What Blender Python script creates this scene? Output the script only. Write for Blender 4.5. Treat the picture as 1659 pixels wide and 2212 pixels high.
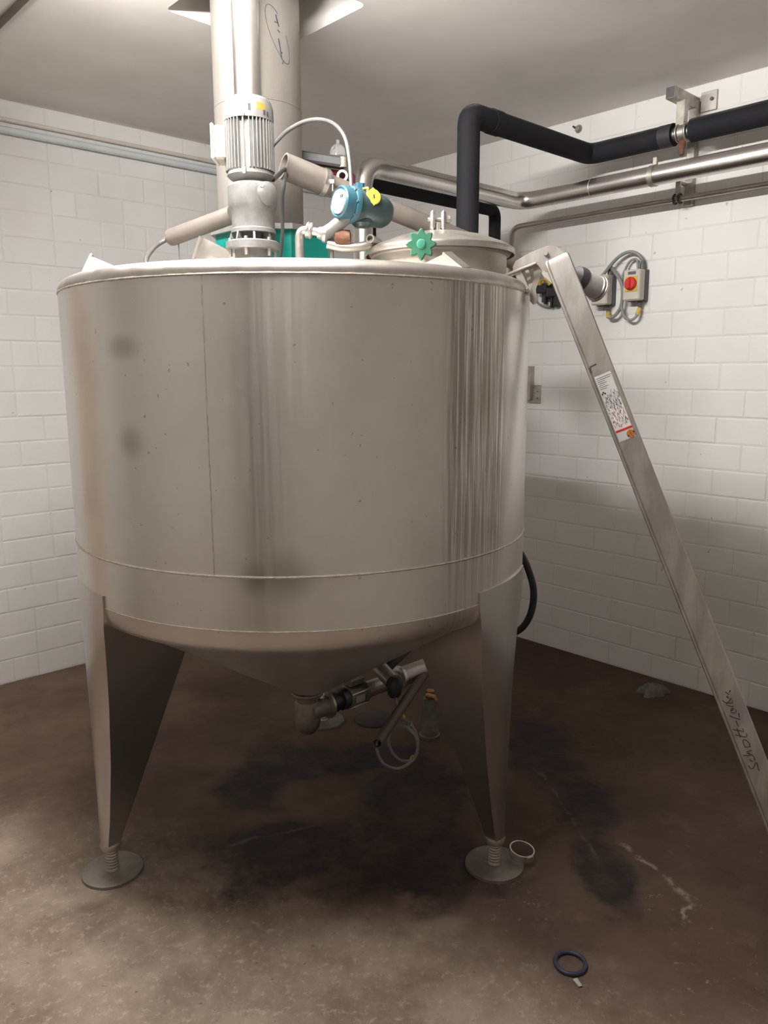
import bpy, math, random
from mathutils import Vector, Matrix
random.seed(7)
for o in list(bpy.data.objects): bpy.data.objects.remove(o)
COL = bpy.context.scene.collection
SC = bpy.context.scene
V = Vector

# ------------------------------------------------------------------ camera, world, exposure
CAM_H = 1.58
cam = bpy.data.cameras.new('camera'); cam_o = bpy.data.objects.new('camera', cam); COL.objects.link(cam_o)
cam.sensor_fit = 'HORIZONTAL'; cam.sensor_width = 36.0; cam.lens = 36.0 * 1672.0 / 1659.0
cam.clip_start = 0.05
PITCH = math.radians(10.24); ROLL = math.radians(-0.23)
cam_o.matrix_world = (Matrix.Translation((0, 0, CAM_H)) @ Matrix.Rotation(math.pi / 2 - PITCH, 4, 'X') @ Matrix.Rotation(ROLL, 4, 'Z'))
SC.camera = cam_o
SC.view_settings.view_transform = 'Standard'; SC.view_settings.look = 'None'
SC.view_settings.gamma = 1.0; SC.view_settings.use_curve_mapping = False
SC.view_settings.exposure = 0.0
w = bpy.data.worlds.new('world'); SC.world = w; w.use_nodes = True
w.node_tree.nodes['Background'].inputs['Color'].default_value = (0.02, 0.02, 0.022, 1)
w.node_tree.nodes['Background'].inputs['Strength'].default_value = 0.3
LAMP_STRENGTH = 500.0

# ------------------------------------------------------------------ room frame
# the room corner, s runs along the right wall (distance from the left wall), t is the distance from the right wall
AZ = 0.750681
NR = V((math.cos(AZ), math.sin(AZ), 0)); NL = V((-math.sin(AZ), math.cos(AZ), 0))
CORNER = NR * 3.645 + NL * 4.108
U = -NL; W = -NR
H = 2.855
S_MAX, T_MAX = 5.2, 6.2
def rm(s, t, z): 
    p = CORNER + U * s + W * t
    return V((p.x, p.y, z))

# ------------------------------------------------------------------ mesh helpers
class MB:
    def __init__(self): self.v = []; self.f = []
    def add(self, vs, fs):
        n = len(self.v); self.v += [V(p) for p in vs]; self.f += [[i + n for i in f] for f in fs]; return self
    def box(self, c, dx, dy, dz, ax=(1, 0, 0), ay=(0, 1, 0), az=(0, 0, 1), bev=0.0):
        c = V(c); ax, ay, az = V(ax), V(ay), V(az)
        hx, hy, hz = dx / 2, dy / 2, dz / 2
        if bev <= 0:
            vs = [c + ax * (hx * i) + ay * (hy * j) + az * (hz * k) for i in (-1, 1) for j in (-1, 1) for k in (-1, 1)]
            return self.add(vs, [(0, 1, 3, 2), (4, 6, 7, 5), (0, 4, 5, 1), (2, 3, 7, 6), (0, 2, 6, 4), (1, 5, 7, 3)])
        b = min(bev, hx * .9, hy * .9, hz * .9); vs = []; idx = {}
        for i in (-1, 1):
            for j in (-1, 1):
                for k in (-1, 1):
                    for m in range(3):
                        p = [hx * i, hy * j, hz * k]
                        for q in range(3):
                            if q != m: p[q] -= b * (i, j, k)[q]
                        idx[(i, j, k, m)] = len(vs); vs.append(c + ax * p[0] + ay * p[1] + az * p[2])
        fs = []
        for m in range(3):
            a, d = [(1, 2), (2, 0), (0, 1)][m]
            for sgn in (-1, 1):
                q = []
                for (x, y) in ((-1, -1), (1, -1), (1, 1), (-1, 1)):
                    k = [0, 0, 0]; k[m] = sgn; k[a] = x; k[d] = y; q.append(idx[(*k, m)])
                fs.append(q if sgn > 0 else q[::-1])
        for m in range(3):
            a, d = [(1, 2), (2, 0), (0, 1)][m]
            for x in (-1, 1):
                for y in (-1, 1):
                    k0 = [0, 0, 0]; k1 = [0, 0, 0]; k0[m] = -1; k1[m] = 1; k0[a] = k1[a] = x; k0[d] = k1[d] = y
                    q = [idx[(*k0, a)], idx[(*k1, a)], idx[(*k1, d)], idx[(*k0, d)]]
                    fs.append(q if x * y > 0 else q[::-1])
        for i in (-1, 1):
            for j in (-1, 1):
                for k in (-1, 1):
                    q = [idx[(i, j, k, m)] for m in range(3)]
                    fs.append(q if i * j * k > 0 else q[::-1])
        return self.add(vs, fs)
    def lathe(self, prof, o=(0, 0, 0), axis=(0, 0, 1), seg=32, a0=0.0, a1=2 * math.pi, ref=None):
        o = V(o); az = V(axis).normalized()
        ax = V(ref) if ref else (V((1, 0, 0)) if abs(az.x) < .9 else V((0, 1, 0)))
        ax = (ax - az * ax.dot(az)).normalized(); ay = az.cross(ax)
        full = abs(a1 - a0 - 2 * math.pi) < 1e-6
        n = seg if full else seg + 1; base = len(self.v); rings = []
        for r, z in prof:
            if r < 1e-6:
                rings.append([len(self.v)] * n); self.v.append(o + az * z)
            else:
                ring = []
                for i in range(n):
                    a = a0 + (a1 - a0) * i / seg
                    ring.append(len(self.v)); self.v.append(o + az * z + (ax * math.cos(a) + ay * math.sin(a)) * r)
                rings.append(ring)
        for A, B in zip(rings, rings[1:]):
            for i in range(seg):
                j = (i + 1) % n
                q = [A[i], A[j], B[j], B[i]]; q2 = []
                for x in q:
                    if x not in q2: q2.append(x)
                if len(q2) > 2: self.f.append(q2)
        return self
    def cyl(self, a, b, r, seg=24, r2=None):
        a, b = V(a), V(b); L = (b - a).length; r2 = r if r2 is None else r2
        return self.lathe([(0, 0), (r, 0), (r2, L), (0, L)], a, b - a, seg)
    def pipe(self, a, b, r, ri, seg=24):
        a, b = V(a), V(b); L = (b - a).length
        return self.lathe([(ri, 0), (r, 0), (r, L), (ri, L), (ri, 0)], a, b - a, seg)
    def torus(self, c, axis, R, r, seg=36, k=10):
        return self.lathe([(R + r * math.cos(2 * math.pi * i / k), r * math.sin(2 * math.pi * i / k)) for i in range(k + 1)], c, axis, seg)
    def tube(self, pts, r, seg=12, caps=True, ry=None):
        pts = [V(p) for p in pts]; n = len(pts)
        tan = []
        for i in range(n):
            d = (pts[min(i + 1, n - 1)] - pts[max(i - 1, 0)]); tan.append(d.normalized())
        up = V((0, 0, 1)) if abs(tan[0].z) < .9 else V((1, 0, 0))
        x = tan[0].cross(up).normalized(); base = len(self.v)
        for i in range(n):
            if i:
                q = tan[i - 1].rotation_difference(tan[i]); x = (q @ x)
                x = (x - tan[i] * x.dot(tan[i])).normalized()
            y = tan[i].cross(x)
            rr = r[i] if isinstance(r, (list, tuple)) else r
            for k in range(seg):
                a = 2 * math.pi * k / seg
                self.v.append(pts[i] + x * (rr * math.cos(a)) + y * ((ry or rr) * math.sin(a)))
        for i in range(n - 1):
            for k in range(seg):
                a = base + i * seg + k; b = base + i * seg + (k + 1) % seg
                self.f.append([a, b, b + seg, a + seg])
        if caps:
            self.f.append([base + k for k in range(seg)][::-1]); self.f.append([base + (n - 1) * seg + k for k in range(seg)])
        return self
    def prism(self, poly, th):        # planar polygon of 3-D points, thickened by th along its normal
        poly = [V(p) for p in poly]; nrm = V((0, 0, 0))
        for i in range(len(poly)): nrm += (poly[i] - poly[0]).cross(poly[(i + 1) % len(poly)] - poly[0])
        nrm.normalize(); n = len(poly)
        vs = [p - nrm * th / 2 for p in poly] + [p + nrm * th / 2 for p in poly]
        fs = [list(range(n))[::-1], list(range(n, 2 * n))] + [[i, (i + 1) % n, n + (i + 1) % n, n + i] for i in range(n)]
        return self.add(vs, fs)
def fillet(pts, r, k=6):
    pts = [V(p) for p in pts]; out = [pts[0]]
    for i in range(1, len(pts) - 1):
        a, b, c = pts[i - 1], pts[i], pts[i + 1]
        d1 = (a - b).normalized(); d2 = (c - b).normalized()
        rr = min(r, (a - b).length * .49, (c - b).length * .49)
        p0, p2 = b + d1 * rr, b + d2 * rr
        for q in range(k + 1):
            t = q / k; out.append(p0 * (1 - t) ** 2 + b * (2 * t * (1 - t)) + p2 * t * t)
    out.append(pts[-1]); return out
def smooth(pts, k=6):                  # Catmull-Rom
    P = [V(p) for p in pts]; P = [P[0] * 2 - P[1]] + P + [P[-1] * 2 - P[-2]]; out = []
    for i in range(1, len(P) - 2):
        for q in range(k):
            t = q / k; a, b, c, d = P[i - 1], P[i], P[i + 1], P[i + 2]
            out.append(.5 * ((2 * b) + (c - a) * t + (2 * a - 5 * b + 4 * c - d) * t * t + (3 * b - a - 3 * c + d) * t ** 3))
    out.append(P[-2]); return out

def link_mesh(name, mb, mat, org, ang=35):
    me = bpy.data.meshes.new(name)
    me.from_pydata([tuple(p - org) for p in mb.v], [], mb.f); me.update()
    import bmesh
    bm = bmesh.new(); bm.from_mesh(me); bmesh.ops.recalc_face_normals(bm, faces=bm.faces); bm.to_mesh(me); bm.free()
    me.materials.append(mat); me.shade_smooth(); me.set_sharp_from_angle(angle=math.radians(ang))
    o = bpy.data.objects.new(name, me); COL.objects.link(o); return o
ORG = {}
def part(name, mb, mat, parent, label=None, ang=35, kind=None):
    org = ORG[parent.name]
    o = link_mesh(name, mb, mat, org, ang); o.parent = parent; ORG[o.name] = org
    if label: o['label'] = label
    if kind: o['kind'] = kind
    return o
def thing(name, loc, label, cat, group=None):
    o = bpy.data.objects.new(name, None); COL.objects.link(o); o.location = loc; o.empty_display_size = .05
    o['label'] = label; o['category'] = cat
    if group: o['group'] = group
    ORG[o.name] = V(loc); return o
def single(name, mb, mat, loc, label, cat, group=None, ang=35):
    loc = V(loc); o = link_mesh(name, mb, mat, loc, ang); o.location = loc; o['label'] = label; o['category'] = cat
    if group: o['group'] = group
    ORG[o.name] = loc; return o
def struct(name, mb, mat, ang=35):
    o = link_mesh(name, mb, mat, V((0, 0, 0)), ang); o['kind'] = 'structure'; ORG[o.name] = V((0, 0, 0)); return o

# ------------------------------------------------------------------ materials
class NT:
    def __init__(self, name):
        self.m = bpy.data.materials.new(name); self.m.use_nodes = True
        self.t = self.m.node_tree; self.b = self.t.nodes['Principled BSDF']; self.out = self.t.nodes['Material Output']
        self.tc = self.t.nodes.new('ShaderNodeTexCoord').outputs['Object']
    def n(self, ty, **k):
        nd = self.t.nodes.new(ty)
        for a, v in k.items():
            if a.startswith('_'): setattr(nd, a[1:], v)
            else:
                i = nd.inputs[int(a[1:])] if a[0] == 'i' and a[1:].isdigit() else nd.inputs[a.replace('__', ' ')]
                self.set(i, v)
        return nd
    def set(self, i, v):
        if isinstance(v, bpy.types.NodeSocket): self.t.links.new(v, i)
        else:
            if isinstance(v, (tuple, list)) and len(v) == 3 and i.type == 'RGBA': v = (*v, 1)
            i.default_value = v
    def scaled(self, sc, loc=(0, 0, 0)):
        return self.n('ShaderNodeMapping', Vector=self.tc, Scale=sc, Location=loc).outputs[0]
    def noise(self, scale, detail=4, rough=.55, vec=None, dist=0.0):
        return self.n('ShaderNodeTexNoise', Vector=vec or self.tc, Scale=scale, Detail=detail, Roughness=rough, Distortion=dist).outputs['Fac']
    def math(self, op, a, b=0.0, c=0.0, clamp=False):
        return self.n('ShaderNodeMath', _operation=op, _use_clamp=clamp, i0=a, i1=b, i2=c).outputs[0]
    def ramp(self, f, lo, hi, a=0.0, b=1.0):
        return self.n('ShaderNodeMapRange', _interpolation_type='SMOOTHSTEP', Value=f, i1=lo, i2=hi, i3=a, i4=b).outputs[0]
    def mix(self, f, a, b):
        nd = self.t.nodes.new('ShaderNodeMix'); nd.data_type = 'RGBA'
        self.set(nd.inputs[0], f); self.set(nd.inputs[6], a); self.set(nd.inputs[7], b); return nd.outputs[2]
    def sep(self, v=None):
        s = self.n('ShaderNodeSeparateXYZ', Vector=v or self.tc).outputs; return s[0], s[1], s[2]
    def bump(self, h, strength=.3, dist=.01):
        self.set(self.b.inputs['Normal'], self.n('ShaderNodeBump', Height=h, Strength=strength, Distance=dist).outputs[0])
    def p(self, **k):
        for a, v in k.items(): self.set(self.b.inputs[a.replace('__', ' ')], v)
        return self

def pm(name, c1, c2=None, scale=8.0, rough=.5, metal=0.0, bump=0.0, bscale=60.0, stretch=None, r2=None, lo=.35, hi=.65):
    t = NT(name); c2 = c2 or c1
    vec = t.scaled(stretch) if stretch else None
    f = t.ramp(t.noise(scale, 5, .6, vec), lo, hi)
    t.p(Base__Color=t.mix(f, c1, c2), Metallic=metal)
    t.p(Roughness=t.ramp(f, 0, 1, rough, r2) if r2 is not None else rough)
    if bump: t.bump(t.noise(bscale, 3, .6, vec), bump, .002)
    return t.m

def paint_mat(name, c, dirt, amt):
    t = NT(name); t.tc = t.n('ShaderNodeNewGeometry').outputs['Position']
    big = t.noise(1.3, 4, .6); fine = t.noise(45, 4, .6)
    oi = t.n('ShaderNodeObjectInfo').outputs['Random']
    col = t.mix(t.ramp(big, .42, .75, 0, amt), c, dirt)
    col = t.mix(t.ramp(oi, 0, 1, 0, .10), col, dirt)
    spots = t.ramp(t.noise(30, 2, .5), .76, .785)
    col = t.mix(t.math('MULTIPLY', spots, .55), col, (.25, .19, .13))
    t.p(Base__Color=col, Roughness=.55)
    t.bump(fine, .25, .002)
    return t.m
M = {}
M['brick'] = paint_mat('white_painted_brick', (.79, .78, .765), (.62, .59, .545), .4)
M['mortar'] = paint_mat('white_painted_mortar', (.75, .735, .71), (.55, .51, .46), .45)
M['plain'] = paint_mat('white_painted_wall', (.62, .60, .57), (.52, .49, .44), .3)
t = NT('plastered_ceiling')
v2 = t.scaled((1, 1, 1))
col = t.mix(t.ramp(t.noise(.9, 5, .6), .35, .7), (.82, .785, .75), (.70, .66, .62))
t.p(Base__Color=col, Roughness=.75)
t.bump(t.math('ADD', t.noise(1.9, 3, .5, dist=.4), t.math('MULTIPLY', t.noise(40, 3, .6), .05)), .16, .04)
M['ceiling'] = t.m

# floor: stained brown concrete
t = NT('stained_concrete')
x, y, z = t.sep()
wob = t.noise(2.2, 5, .65); wob2 = t.noise(6, 4, .6)
def blob(cx, cy, rx, ry, soft=.5, amp=.9):
    dx = t.math('DIVIDE', t.math('SUBTRACT', x, cx), rx); dy = t.math('DIVIDE', t.math('SUBTRACT', y, cy), ry)
    d = t.math('SQRT', t.math('ADD', t.math('MULTIPLY', dx, dx), t.math('MULTIPLY', dy, dy)))
    d = t.math('ADD', d, t.math('ADD', t.math('MULTIPLY', t.math('SUBTRACT', wob, .5), amp * 2.2), t.math('MULTIPLY', t.math('SUBTRACT', wob2, .5), amp * 1.6)))
    return t.ramp(d, 1 + soft * .5, 1 - soft * .5)
def seg(ax, ay, bx, by, wd, soft=.6, amp=.03):     # smear along a line
    L = math.hypot(bx - ax, by - ay); ux, uy = (bx - ax) / L, (by - ay) / L
    px = t.math('SUBTRACT', x, ax); py = t.math('SUBTRACT', y, ay)
    al = t.math('ADD', t.math('MULTIPLY', px, ux), t.math('MULTIPLY', py, uy))
    ac = t.math('ADD', t.math('MULTIPLY', px, -uy), t.math('MULTIPLY', py, ux))
    ac = t.math('ABSOLUTE', t.math('ADD', ac, t.math('MULTIPLY', t.math('SUBTRACT', wob2, .5), amp * 2)))
    al = t.math('DIVIDE', t.math('ABSOLUTE', t.math('SUBTRACT', al, L / 2)), L / 2)
    return t.math('MULTIPLY', t.ramp(ac, wd * (1 + soft), wd * (1 - soft)), t.ramp(al, 1.05, .8))
side = t.ramp(t.math('ADD', x, t.math('MULTIPLY', t.math('SUBTRACT', wob, .5), .8)), .75, -.65)      # lighter tones towards the left half
front = t.ramp(t.math('ADD', t.math('ADD', y, t.math('MULTIPLY', x, .48)), t.math('MULTIPLY', t.math('SUBTRACT', wob, .5), 1.1)), 2.28, 1.62)  # pale patches front left; the lamplit floor there is put into the colour
ca = t.mix(side, (.064, .040, .029), (.098, .064, .047)); cbb = t.mix(side, (.105, .069, .050), (.155, .107, .079))
col = t.mix(t.ramp(t.noise(1.9, 8, .65), .34, .68), ca, cbb)
col = t.mix(t.ramp(t.noise(5, 8, .7), .50, .72, 0, .4), col, (.17, .122, .09))
lit_pale = t.mix(t.ramp(t.noise(3.4, 9, .7), .32, .68), (.165, .125, .099), (.315, .255, .205))
lit_pale = t.mix(t.ramp(t.noise(1.2, 5, .6, dist=.6), .55, .70, 0, .55), lit_pale, (.12, .088, .067))
lit_pale = t.mix(t.ramp(t.noise(34, 6, .75), .52, .66, 0, .55), lit_pale, (.45, .38, .315))
lit_pale = t.mix(t.ramp(t.noise(52, 3, .6), .66, .72, 0, .6), lit_pale, (.07, .05, .038))
col = t.mix(t.math('MULTIPLY', front, .9), col, lit_pale)
speck = t.math('MULTIPLY', t.ramp(t.noise(30, 6, .75), .58, .68), t.math('MULTIPLY', t.ramp(t.noise(2.6, 4, .6), .48, .62), t.ramp(y, 2.7, 2.0)))
col = t.mix(t.math('MULTIPLY', speck, .6), col, (.40, .33, .27))
for (a, b_, c, d) in ((.22, 1.96, -.16, 2.37),):
    col = t.mix(t.math('MULTIPLY', seg(a, b_, c, d, .045, .8, .05), .7), col, (.19, .14, .105))
wet = None
for args in ((-.28, 2.36, .34, .20), (.02, 2.28, .34, .20), (.10, 2.70, .22, .26), (-.42, 2.78, .20, .22), (-.15, 3.0, .36, .14), (.66, 3.02, .14, .26), (.74, 2.62, .10, .24), (.70, 2.22, .08, .20)):
    bb = blob(*args); wet = bb if wet is None else t.math('MAXIMUM', wet, bb)
keep = blob(-.24, 2.68, .16, .15, .5, .5)
wet = t.math('MULTIPLY', wet, t.math('SUBTRACT', 1.0, t.math('MULTIPLY', keep, .85)))
col = t.mix(t.math('MULTIPLY', wet, t.ramp(t.noise(7, 6, .7), .25, .6, .55, .95)), col, (.016, .012, .010))
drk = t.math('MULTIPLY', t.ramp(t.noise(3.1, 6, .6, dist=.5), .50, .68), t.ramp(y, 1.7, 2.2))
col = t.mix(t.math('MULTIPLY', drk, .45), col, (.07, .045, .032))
for (a, b_, c, d, wd) in ((.80, 2.40, .93, 2.09, .006), (.93, 2.09, .86, 1.99, .004), (-.55, 2.37, -.2, 2.52, .004), (.62, 2.9, .70, 2.3, .004)):
    col = t.mix(t.math('MULTIPLY', t.math('MULTIPLY', seg(a, b_, c, d, wd * 1.5, .95, .05), t.ramp(t.noise(16, 4, .7), .40, .58)), .75), col, (.30, .26, .225) if a > .75 else (.11, .08, .06))
t.p(Base__Color=col, Roughness=t.ramp(wet, 0, 1, .85, .6))
t.b.inputs['Specular IOR Level'].default_value = .25
t.bump(t.math('ADD', t.noise(30, 6, .7), t.math('MULTIPLY', wob, 2.0)), .35, .006)
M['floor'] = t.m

# tank shell: dull brushed stainless with runs and smudges (object space is centred on the tank axis)
t = NT('dull_stainless_tank')
x, y, z = t.sep()
ang = t.math('MULTIPLY', t.math('ARCTAN2', y, x), 180 / math.pi)
pol = t.n('ShaderNodeCombineXYZ', X=t.math('MULTIPLY', ang, .35), Y=t.math('MULTIPLY', z, .5), Z=0.0).outputs[0]
streak = t.noise(3.2, 5, .65, pol)
fine = t.noise(11, 4, .6, t.n('ShaderNodeCombineXYZ', X=t.math('MULTIPLY', ang, .35), Y=t.math('MULTIPLY', z, .25), Z=3.0).outputs[0])
base = t.mix(t.ramp(t.noise(2.2, 4, .6), .35, .7), (.74, .71, .67), (.65, .62, .58))
base = t.mix(t.ramp(t.noise(60, 2, .5), .73, .76, 0, .5), base, (.20, .17, .14))
zone = t.math('MULTIPLY', t.ramp(ang, -56, -52), t.ramp(ang, -31, -37))
run = t.math('MULTIPLY', zone, t.math('MAXIMUM', t.ramp(streak, .43, .56), t.ramp(fine, .50, .60)))
run = t.math('MULTIPLY', run, t.ramp(z, .95, 1.15, .35, 1.0))
base = t.mix(t.math('MULTIPLY', run, .62), base, (.23, .19, .145))
def smud(a, zz, ra, rz):
    da = t.math('DIVIDE', t.math('SUBTRACT', ang, a), ra); dz = t.math('DIVIDE', t.math('SUBTRACT', z, zz), rz)
    d = t.math('SQRT', t.math('ADD', t.math('MULTIPLY', da, da), t.math('MULTIPLY', dz, dz)))
    return t.ramp(d, 1.3, .1)
sm = None
for a in ((-121.7, 1.645, 5, .035), (-121, 1.405, 4, .05), (-88, 1.075, 6, .075), (-94, 1.07, 4, .05), (-43, 1.50, 6, .10)):
    q = smud(*a); sm = q if sm is None else t.math('MAXIMUM', sm, q)
base = t.mix(t.math('MULTIPLY', sm, .45), base, (.24, .22, .16))
t.p(Base__Color=base, Metallic=.95, Roughness=t.math('ADD', t.ramp(streak, .3, .7, .30, .38), t.math('MULTIPLY', run, .12)), Anisotropic=.65)
t.b.inputs['Anisotropic Rotation'].default_value = .25
t.set(t.b.inputs['Tangent'], t.n('ShaderNodeTangent', _direction_type='RADIAL', _axis='Z').outputs[0])
t.bump(t.math('ADD', t.math('MULTIPLY', t.noise(120, 2, .5, t.scaled((1, 1, .05))), .1), t.noise(2.5, 3, .5)), .08, .02)
M['tank'] = t.m

M['steel'] = pm('satin_stainless', (.62, .59, .55), (.50, .47, .43), 14, .34, .95, .05, 80, r2=.46)
M['leg'] = pm('leg_stainless', (.64, .615, .59), (.58, .555, .53), 2, .30, .97)
M['plate'] = pm('dirty_foot_plate', (.24, .215, .19), (.16, .14, .12), 10, .5, .5)
M['steel_dull'] = pm('dull_stainless', (.50, .46, .41), (.40, .36, .32), 9, .45, .85, .06, 60)
M['steel_bright'] = pm('polished_pipe', (.70, .68, .65), (.64, .61, .575), 5, .28, 1.0, r2=.32)
M['duct'] = pm('brushed_duct', (0.35, 0.328, 0.3), (0.29, 0.268, 0.242), 3, .5, .6, .05, 50, stretch=(3, 3, .6))
M['weld'] = pm('weld_bead', (0.66, 0.62, 0.56), (0.52, 0.46, 0.39), 70, .45, .8, .5, 140)
M['alu'] = pm('scuffed_aluminium', (0.52, 0.49, 0.46), (0.4, 0.365, 0.33), 24, .42, .75, .08, 90, stretch=(1, 1, .35))
M['alu_clean'] = pm('cast_aluminium_grey', (0.21, 0.207, 0.2), (0.17, 0.165, 0.155), 30, .42, .35, .1, 120)
M['galv'] = pm('galvanised_bracket', (.52, .50, .45), (.38, .35, .30), 20, .45, .8)
M['grey_paint'] = pm('light_grey_machine_paint', (0.2, 0.197, 0.188), (0.16, 0.154, 0.142), 11, .42, .0, .05)
M['cream'] = pm('cream_plastic', (0.4, 0.375, 0.32), (0.36, 0.335, 0.28), 10, .45)
M['sleeve'] = pm('beige_grey_tube', (0.245, 0.215, 0.19), (0.2, 0.175, 0.155), 8, .42, .25)
M['teal'] = pm('teal_enamel', (0, 0.2, 0.165), (0, 0.165, 0.135), 6, .35)
M['blue'] = pm('blue_enamel', (0.03, 0.108, 0.148), (0.025, 0.092, 0.125), 9, .38)
M['bluegrey'] = pm('blue_grey_enamel', (0.028, 0.052, 0.054), (0.022, 0.042, 0.044), 9, .38)
M['yellow'] = pm('yellow_plastic', (0.6, 0.42, 0.07), (0.54, 0.36, 0.05), 9, .45)
M['white'] = pm('white_plate', (0.6, 0.6, 0.59), (0.56, 0.56, 0.55), 9, .4)
M['green'] = pm('green_plastic_knob', (0.04, 0.165, 0.098), (0.033, 0.14, 0.083), 12, .45)
M['green_dark'] = pm('green_plastic_cap', (0.05, 0.24, 0.165), None, 12, .4)
M['red'] = pm('red_plastic', (.62, .03, .025), (.55, .025, .02), 9, .4)
M['dark_red'] = pm('dark_red_enamel', (0.1, 0.012, 0.02), (0.075, 0.009, 0.014), 6, .4)
M['orange'] = pm('orange_plate', (0.5, 0.19, 0.025), (0.42, 0.15, 0.025), 9, .5)
M['rust'] = pm('rusty_iron', (0.11, 0.038, 0.018), (0.19, 0.105, 0.058), 28, .8, .1, .4, 80)
M['black'] = pm('black_plastic', (.018, .018, .02), (.03, .03, .032), 12, .45)
M['ink'] = pm('black_ink', (.03, .03, .035), None, 5, .7)
M['grey_ink'] = pm('grey_print', (.36, .36, .38), None, 5, .7)
M['rubber'] = pm('black_rubber', (.022, .022, .027), (.035, .035, .04), 10, .6)
M['blue_rubber'] = pm('dark_blue_rubber', (.018, .020, .045), (.025, .028, .06), 14, .5)
M['cable'] = pm('grey_cable', (.26, .255, .25), (.20, .195, .19), 10, .5)
M['cable_dk'] = pm('dark_grey_cable', (0.09, 0.083, 0.08), (0.065, 0.06, 0.058), 10, .5)
M['cable_top'] = pm('mid_grey_cable', (.085, .083, .082), (.06, .058, .057), 10, .5)
M['box'] = pm('grey_beige_plastic', (.56, .52, .45), (.50, .46, .40), 9, .5)
M['box_dark'] = pm('dark_grey_plastic', (.10, .10, .105), (.08, .08, .085), 9, .5)
M['reflection_beige'] = pm('beige_reflection_door', (.60, .48, .39), (.53, .42, .34), 4, .5, stretch=(6, 6, .5))  # for an added door, mirrored as the beige strip on the tank
M['reflection_dark'] = pm('dark_reflection_door', (.07, .065, .06), (.055, .05, .045), 3, .5)  # for an added door, mirrored as the dark band on the tank
M['shaft'] = pm('dark_shaft_lining', (.10, .085, .105), (.075, .06, .08), 2, .8)
M['conduit'] = pm('white_conduit', (.66, .69, .70), (.60, .63, .64), 6, .4)
M['conduit2'] = pm('cream_conduit', (.68, .62, .57), (.60, .55, .50), 6, .5)
M['brown_pipe'] = pm('brown_plastic_pipe', (0.12, 0.085, 0.058), (0.09, 0.065, 0.046), 9, .5)
M['iron'] = pm('grimy_cast_fitting', (.26, .235, .20), (.17, .15, .125), 18, .5, .6, .2)
M['cover'] = pm('dark_iron_cover', (.06, .048, .04), (.04, .032, .027), 8, .7, .2)
M['rag'] = pm('grey_rag', (0.21, 0.2, 0.185), (0.14, 0.13, 0.118), 12, .85)
M['lampwhite'] = pm('lamp_housing_white', (.8, .8, .78), None, 5, .4)
M['gasket_red'] = pm('reddish_gasket', (.36, .23, .17), (.28, .17, .12), 12, .6)
t = NT('black_insulation_foam')
nz = t.n('ShaderNodeSeparateXYZ', Vector=t.n('ShaderNodeNewGeometry').outputs['Normal']).outputs[2]
dust = t.math('MULTIPLY', t.ramp(nz, .55, .98), t.ramp(t.noise(18, 5, .65), .25, .6))
t.p(Base__Color=t.mix(t.math('MULTIPLY', dust, .75), t.mix(t.noise(9, 4), (.010, .010, .013), (.018, .018, .021)), (.20, .172, .155)), Roughness=.8)
t.b.inputs['Specular IOR Level'].default_value = .25
t.bump(t.noise(30, 3), .1, .004); M['foam'] = t.m
t = NT('clear_glass_bowl'); t.p(Base__Color=(.9, .92, .92), Roughness=.08, IOR=1.45); t.b.inputs['Transmission Weight'].default_value = .85; M['glass'] = t.m
t = NT('fluorescent_tube'); t.p(Base__Color=(1, 1, 1)); t.b.inputs['Emission Color'].default_value = (1.0, .975, .945, 1); t.b.inputs['Emission Strength'].default_value = LAMP_STRENGTH; M['tube'] = t.m

# ------------------------------------------------------------------ lamp on the ceiling above the tank
LC = rm(2.235, 2.72, H)
lamp = thing('ceiling_lamp', (LC.x, LC.y, H), 'long white fluorescent ceiling lamp above the front of the tank', 'lamp')
part('housing', MB().box(LC - V((0, 0, .03)), 1.28, .06, .06, U, NR, bev=.01), M['lampwhite'], lamp)
for e in (-1, 1):
    part('end_socket', MB().box(LC + U * (.615 * e) - V((0, 0, .10)), .03, .04, .10, U, NR, bev=.006), M['lampwhite'], lamp)
part('tube', MB().cyl(LC - U * .60 - V((0, 0, .13)), LC + U * .60 - V((0, 0, .13)), .016, 16), M['tube'], lamp)

# ------------------------------------------------------------------ room shell
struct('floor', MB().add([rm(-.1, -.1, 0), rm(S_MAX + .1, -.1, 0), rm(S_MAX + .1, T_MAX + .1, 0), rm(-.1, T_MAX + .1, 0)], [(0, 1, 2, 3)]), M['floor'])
hs0, hs1, ht0, ht1 = 1.36, 1.875, 1.635, 2.14
def rounded_hole(rr=.03):
    pts = []
    for (s, t_, a0) in ((hs0, ht0, 180), (hs1, ht0, 270), (hs1, ht1, 0), (hs0, ht1, 90)):
        cs = s + (rr if s == hs0 else -rr); ct = t_ + (rr if t_ == ht0 else -rr)
        pts.append([(cs + rr * math.cos(math.radians(a0 + q * 22.5)), ct + rr * math.sin(math.radians(a0 + q * 22.5))) for q in range(5)])
    return pts
hp = rounded_hole(); ring = [p for c in hp for p in c]
cm = MB(); n = len(ring); TH = .15
cm.v = [rm(s, t_, H) for s, t_ in ring] + [rm(s, t_, H + TH) for s, t_ in ring]
outer = [(-.1, -.1), (S_MAX + .1, -.1), (S_MAX + .1, T_MAX + .1), (-.1, T_MAX + .1)]
ob = len(cm.v); cm.v += [rm(s, t_, H) for s, t_ in outer] + [rm(s, t_, H + TH) for s, t_ in outer]
for i in range(n): cm.f.append([i, (i + 1) % n, n + (i + 1) % n, n + i])
for lv, off in ((0, 0), (n, 4)):
    for c in range(4):
        ids = [lv + c * 5 + q for q in range(5)]
        for q in range(4): cm.f.append([ob + off + c, ids[q], ids[q + 1]])
        nx = (c + 1) % 4
        cm.f.append([ob + off + c, ids[4], lv + nx * 5, ob + off + nx])
struct('ceiling', cm, M['ceiling'])
sh = MB()
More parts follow.
